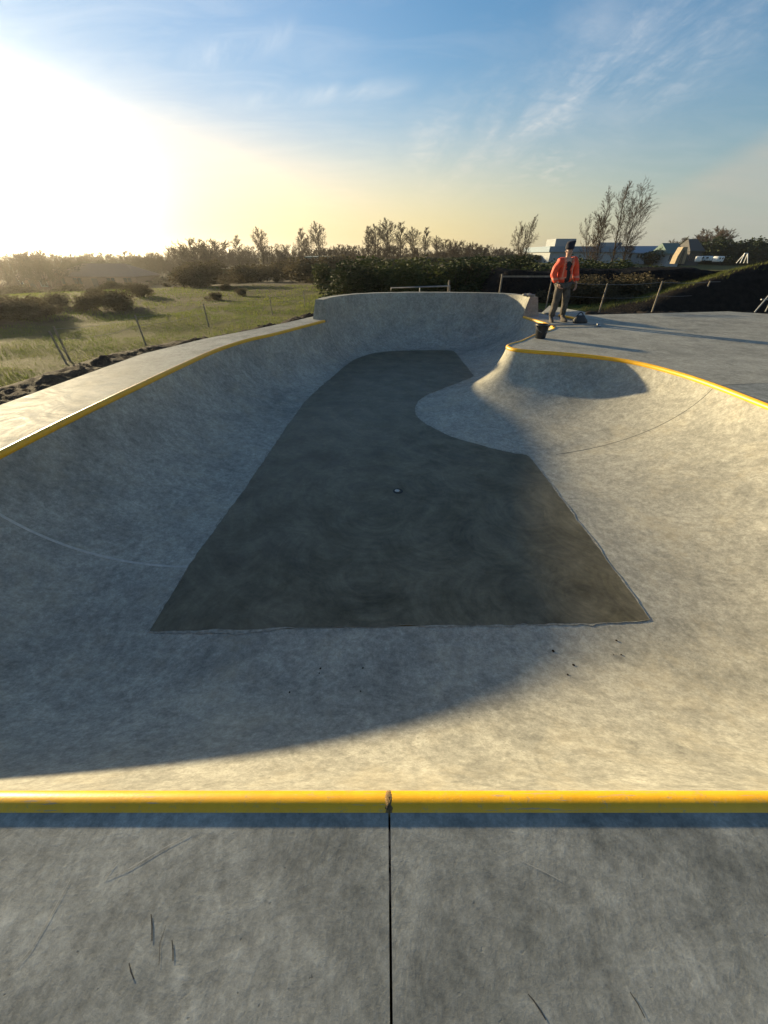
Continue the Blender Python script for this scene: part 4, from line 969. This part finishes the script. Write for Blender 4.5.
# thin cloud streaks
def band(a,b_,w1,lo,hi,e0,e1):
    A=ray(*a).normalized(); B=ray(*b_).normalized(); n=A.cross(B).normalized(); t=n.cross(A).normalized()
    x=vdot(D,n); g_=mth(nt,'POWER',math.e,mth(nt,'MULTIPLY',mth(nt,'MULTIPLY',x,x),-1/(w1*w1)))
    along=vdot(D,t); L_=B.dot(t)
    cv=N(nt,'ShaderNodeCombineXYZ'); nt.links.new(mth(nt,'MULTIPLY',along,3.6),cv.inputs[0]); nt.links.new(mth(nt,'MULTIPLY',mth(nt,'ADD',x,mth(nt,'MULTIPLY',along,.22)),9.0),cv.inputs[1])
    fe=noi(nt,cv.outputs[0],1.15,11,.66,.45,.36,.68)
    g_=mth(nt,'MULTIPLY',g_,fe)
    return mth(nt,'MULTIPLY',g_,mth(nt,'MULTIPLY',gate(along,lo*L_,e0*L_),mth(nt,'SUBTRACT',1,gate(along,e1*L_,hi*L_)))),n,t
# cloud noise on the cloud sheet
sep=N(nt,'ShaderNodeSeparateXYZ'); nt.links.new(D,sep.inputs[0])
dz=mth(nt,'ADD',mth(nt,'MAXIMUM',sep.outputs[2],0),.12)
cmb=N(nt,'ShaderNodeCombineXYZ'); nt.links.new(mth(nt,'DIVIDE',sep.outputs[0],dz),cmb.inputs[0]); nt.links.new(mth(nt,'DIVIDE',sep.outputs[1],dz),cmb.inputs[1])
sheet=cmb.outputs[0]
mp=N(nt,'ShaderNodeMapping'); mp.inputs['Rotation'].default_value=(0,0,R(-50)); mp.inputs['Scale'].default_value=(1.0,2.6,1); nt.links.new(sheet,mp.inputs[0])
wisp=noi(nt,mp.outputs[0],1.6,9,.62,.9,.42,.75)
fine_=noi(nt,sheet,7.5,10,.66,.5,.42,.72)
soft=noi(nt,mp.outputs[0],.7,5,.5,.4,.38,.72)
b1,_,_=band((405,180),(745,12),.065,-.05,1.15,.15,.85)
b2,_,_=band((235,104),(420,84),.012,-.2,1.2,.3,.6)
b3,_,_=band((560,40),(640,120),.07,-.3,1.3,.2,.8)
b4,_,_=band((190,62),(300,30),.016,-.2,1.2,.3,.7)
c1=mth(nt,'MULTIPLY',b1,mth(nt,'ADD',mth(nt,'MULTIPLY',fine_,.50),.30))
c1=mth(nt,'MAXIMUM',c1,mth(nt,'MULTIPLY',band((410,160),(600,165),.05,-.3,1.3,.3,.7)[0],mth(nt,'MULTIPLY',fine_,.55)))
c1=mth(nt,'MAXIMUM',c1,mth(nt,'MULTIPLY',b2,.4)); c1=mth(nt,'MAXIMUM',c1,mth(nt,'MULTIPLY',b4,.35))
c1=mth(nt,'MAXIMUM',c1,mth(nt,'MULTIPLY',b3,.35))
c1=mth(nt,'MAXIMUM',c1,mth(nt,'MULTIPLY',wisp,.09))
# grey veil low on the right
A=ray(655,196).normalized(); B=ray(768,128).normalized(); nv=A.cross(B).normalized()
if nv.dot(ray(760,220))<0: nv=-nv
side=gate(vdot(D,nv),-.012,.035)
tv=(B-A).normalized(); along=gate(vdot(D,Vector((1,0,0))),.36,.52)
veil=mth(nt,'MULTIPLY',mth(nt,'MULTIPLY',side,along),mth(nt,'ADD',.45,mth(nt,'MULTIPLY',soft,.25)))
# compose
def gsock(k):
    pass
base=mixc(nt,1.0,sky.outputs[0],(SK*.86,SK*.98,SK*1.02),'MULTIPLY')
WL=N(nt,'ShaderNodeMix',data_type='RGBA',blend_type='MIX')
prox=gate(cosg,.55,1.0)
cloudcol=mixc(nt,prox,(.42,.42,.42),(1.2,1.05,.8))
cc=mixc(nt,c1,base,cloudcol)
cc=mixc(nt,veil,cc,(.27,.26,.23))
hz_=mth(nt,'MULTIPLY',mth(nt,'POWER',math.e,mth(nt,'MULTIPLY',mth(nt,'MULTIPLY',sep.outputs[2],sep.outputs[2]),-1/.155**2)),.72)
hcol=mixc(nt,gate(cosg,.05,.85),(.20,.21,.19),(.48,.35,.16)); cc=mixc(nt,hz_,cc,hcol)
hz2=mth(nt,'MULTIPLY',gate(cosg,.55,1.0),mth(nt,'MULTIPLY',mth(nt,'POWER',math.e,mth(nt,'MULTIPLY',mth(nt,'MULTIPLY',sep.outputs[2],sep.outputs[2]),-1/.75**2)),.45)); cc=mixc(nt,hz2,cc,(.24,.28,.36))
# aureole of sunlit thin haze round the sun, drawn out along the horizon
def addc(c,f,col):
    v=N(nt,'ShaderNodeVectorMath',operation='SCALE'); v.inputs[0].default_value=col; nt.links.new(f,v.inputs['Scale'])
    a=N(nt,'ShaderNodeVectorMath',operation='ADD'); nt.links.new(c,a.inputs[0]); nt.links.new(v.outputs[0],a.inputs[1]); return a.outputs[0]
xr=vdot(D,Vector((math.cos(SUN_AZ),-math.sin(SUN_AZ),0))); zr=mth(nt,'SUBTRACT',sep.outputs[2],math.sin(R(5.5))); fg=gate(cosg,0,.35)
def glow(sx,sz):
    q=mth(nt,'ADD',mth(nt,'MULTIPLY',mth(nt,'MULTIPLY',xr,xr),1/sx**2),mth(nt,'MULTIPLY',mth(nt,'MULTIPLY',zr,zr),1/sz**2))
    return mth(nt,'MULTIPLY',fg,mth(nt,'POWER',math.e,mth(nt,'MULTIPLY',q,-1)))
cc=addc(cc,glow(.19,.078),(7,6.2,4.6)); cc=addc(cc,glow(.50,.09),(.80,.40,.015))
nt.links.new(cc,bg.inputs['Color']); bg.inputs['Strength'].default_value=1.0
# haze
bm=bmesh.new(); add_box(bm,(0,850,5),(3300,2300,24)); hz=bpy.data.materials.new('haze_air'); hz.use_nodes=True; ht=hz.node_tree; ht.nodes.clear()
vo=ht.nodes.new('ShaderNodeVolumePrincipled'); vo.inputs['Density'].default_value=.0003; vo.inputs['Color'].default_value=(.92,.90,.86,1); vo.inputs['Anisotropy'].default_value=.72
om=ht.nodes.new('ShaderNodeOutputMaterial'); ht.links.new(vo.outputs[0],om.inputs['Volume']); o=obj('haze',bm,hz); tag(o,'thin golden evening haze over the fields','haze',kind='stuff')
# ------------------------------------------------------------------ render settings
scn.view_settings.view_transform='Standard'; scn.view_settings.look='None'; scn.view_settings.exposure=1.12; scn.view_settings.gamma=1
scn.cycles.max_bounces=6; scn.cycles.diffuse_bounces=2; scn.cycles.glossy_bounces=2; scn.cycles.transmission_bounces=2; scn.cycles.volume_bounces=0
scn.render.resolution_x=768; scn.render.resolution_y=1024
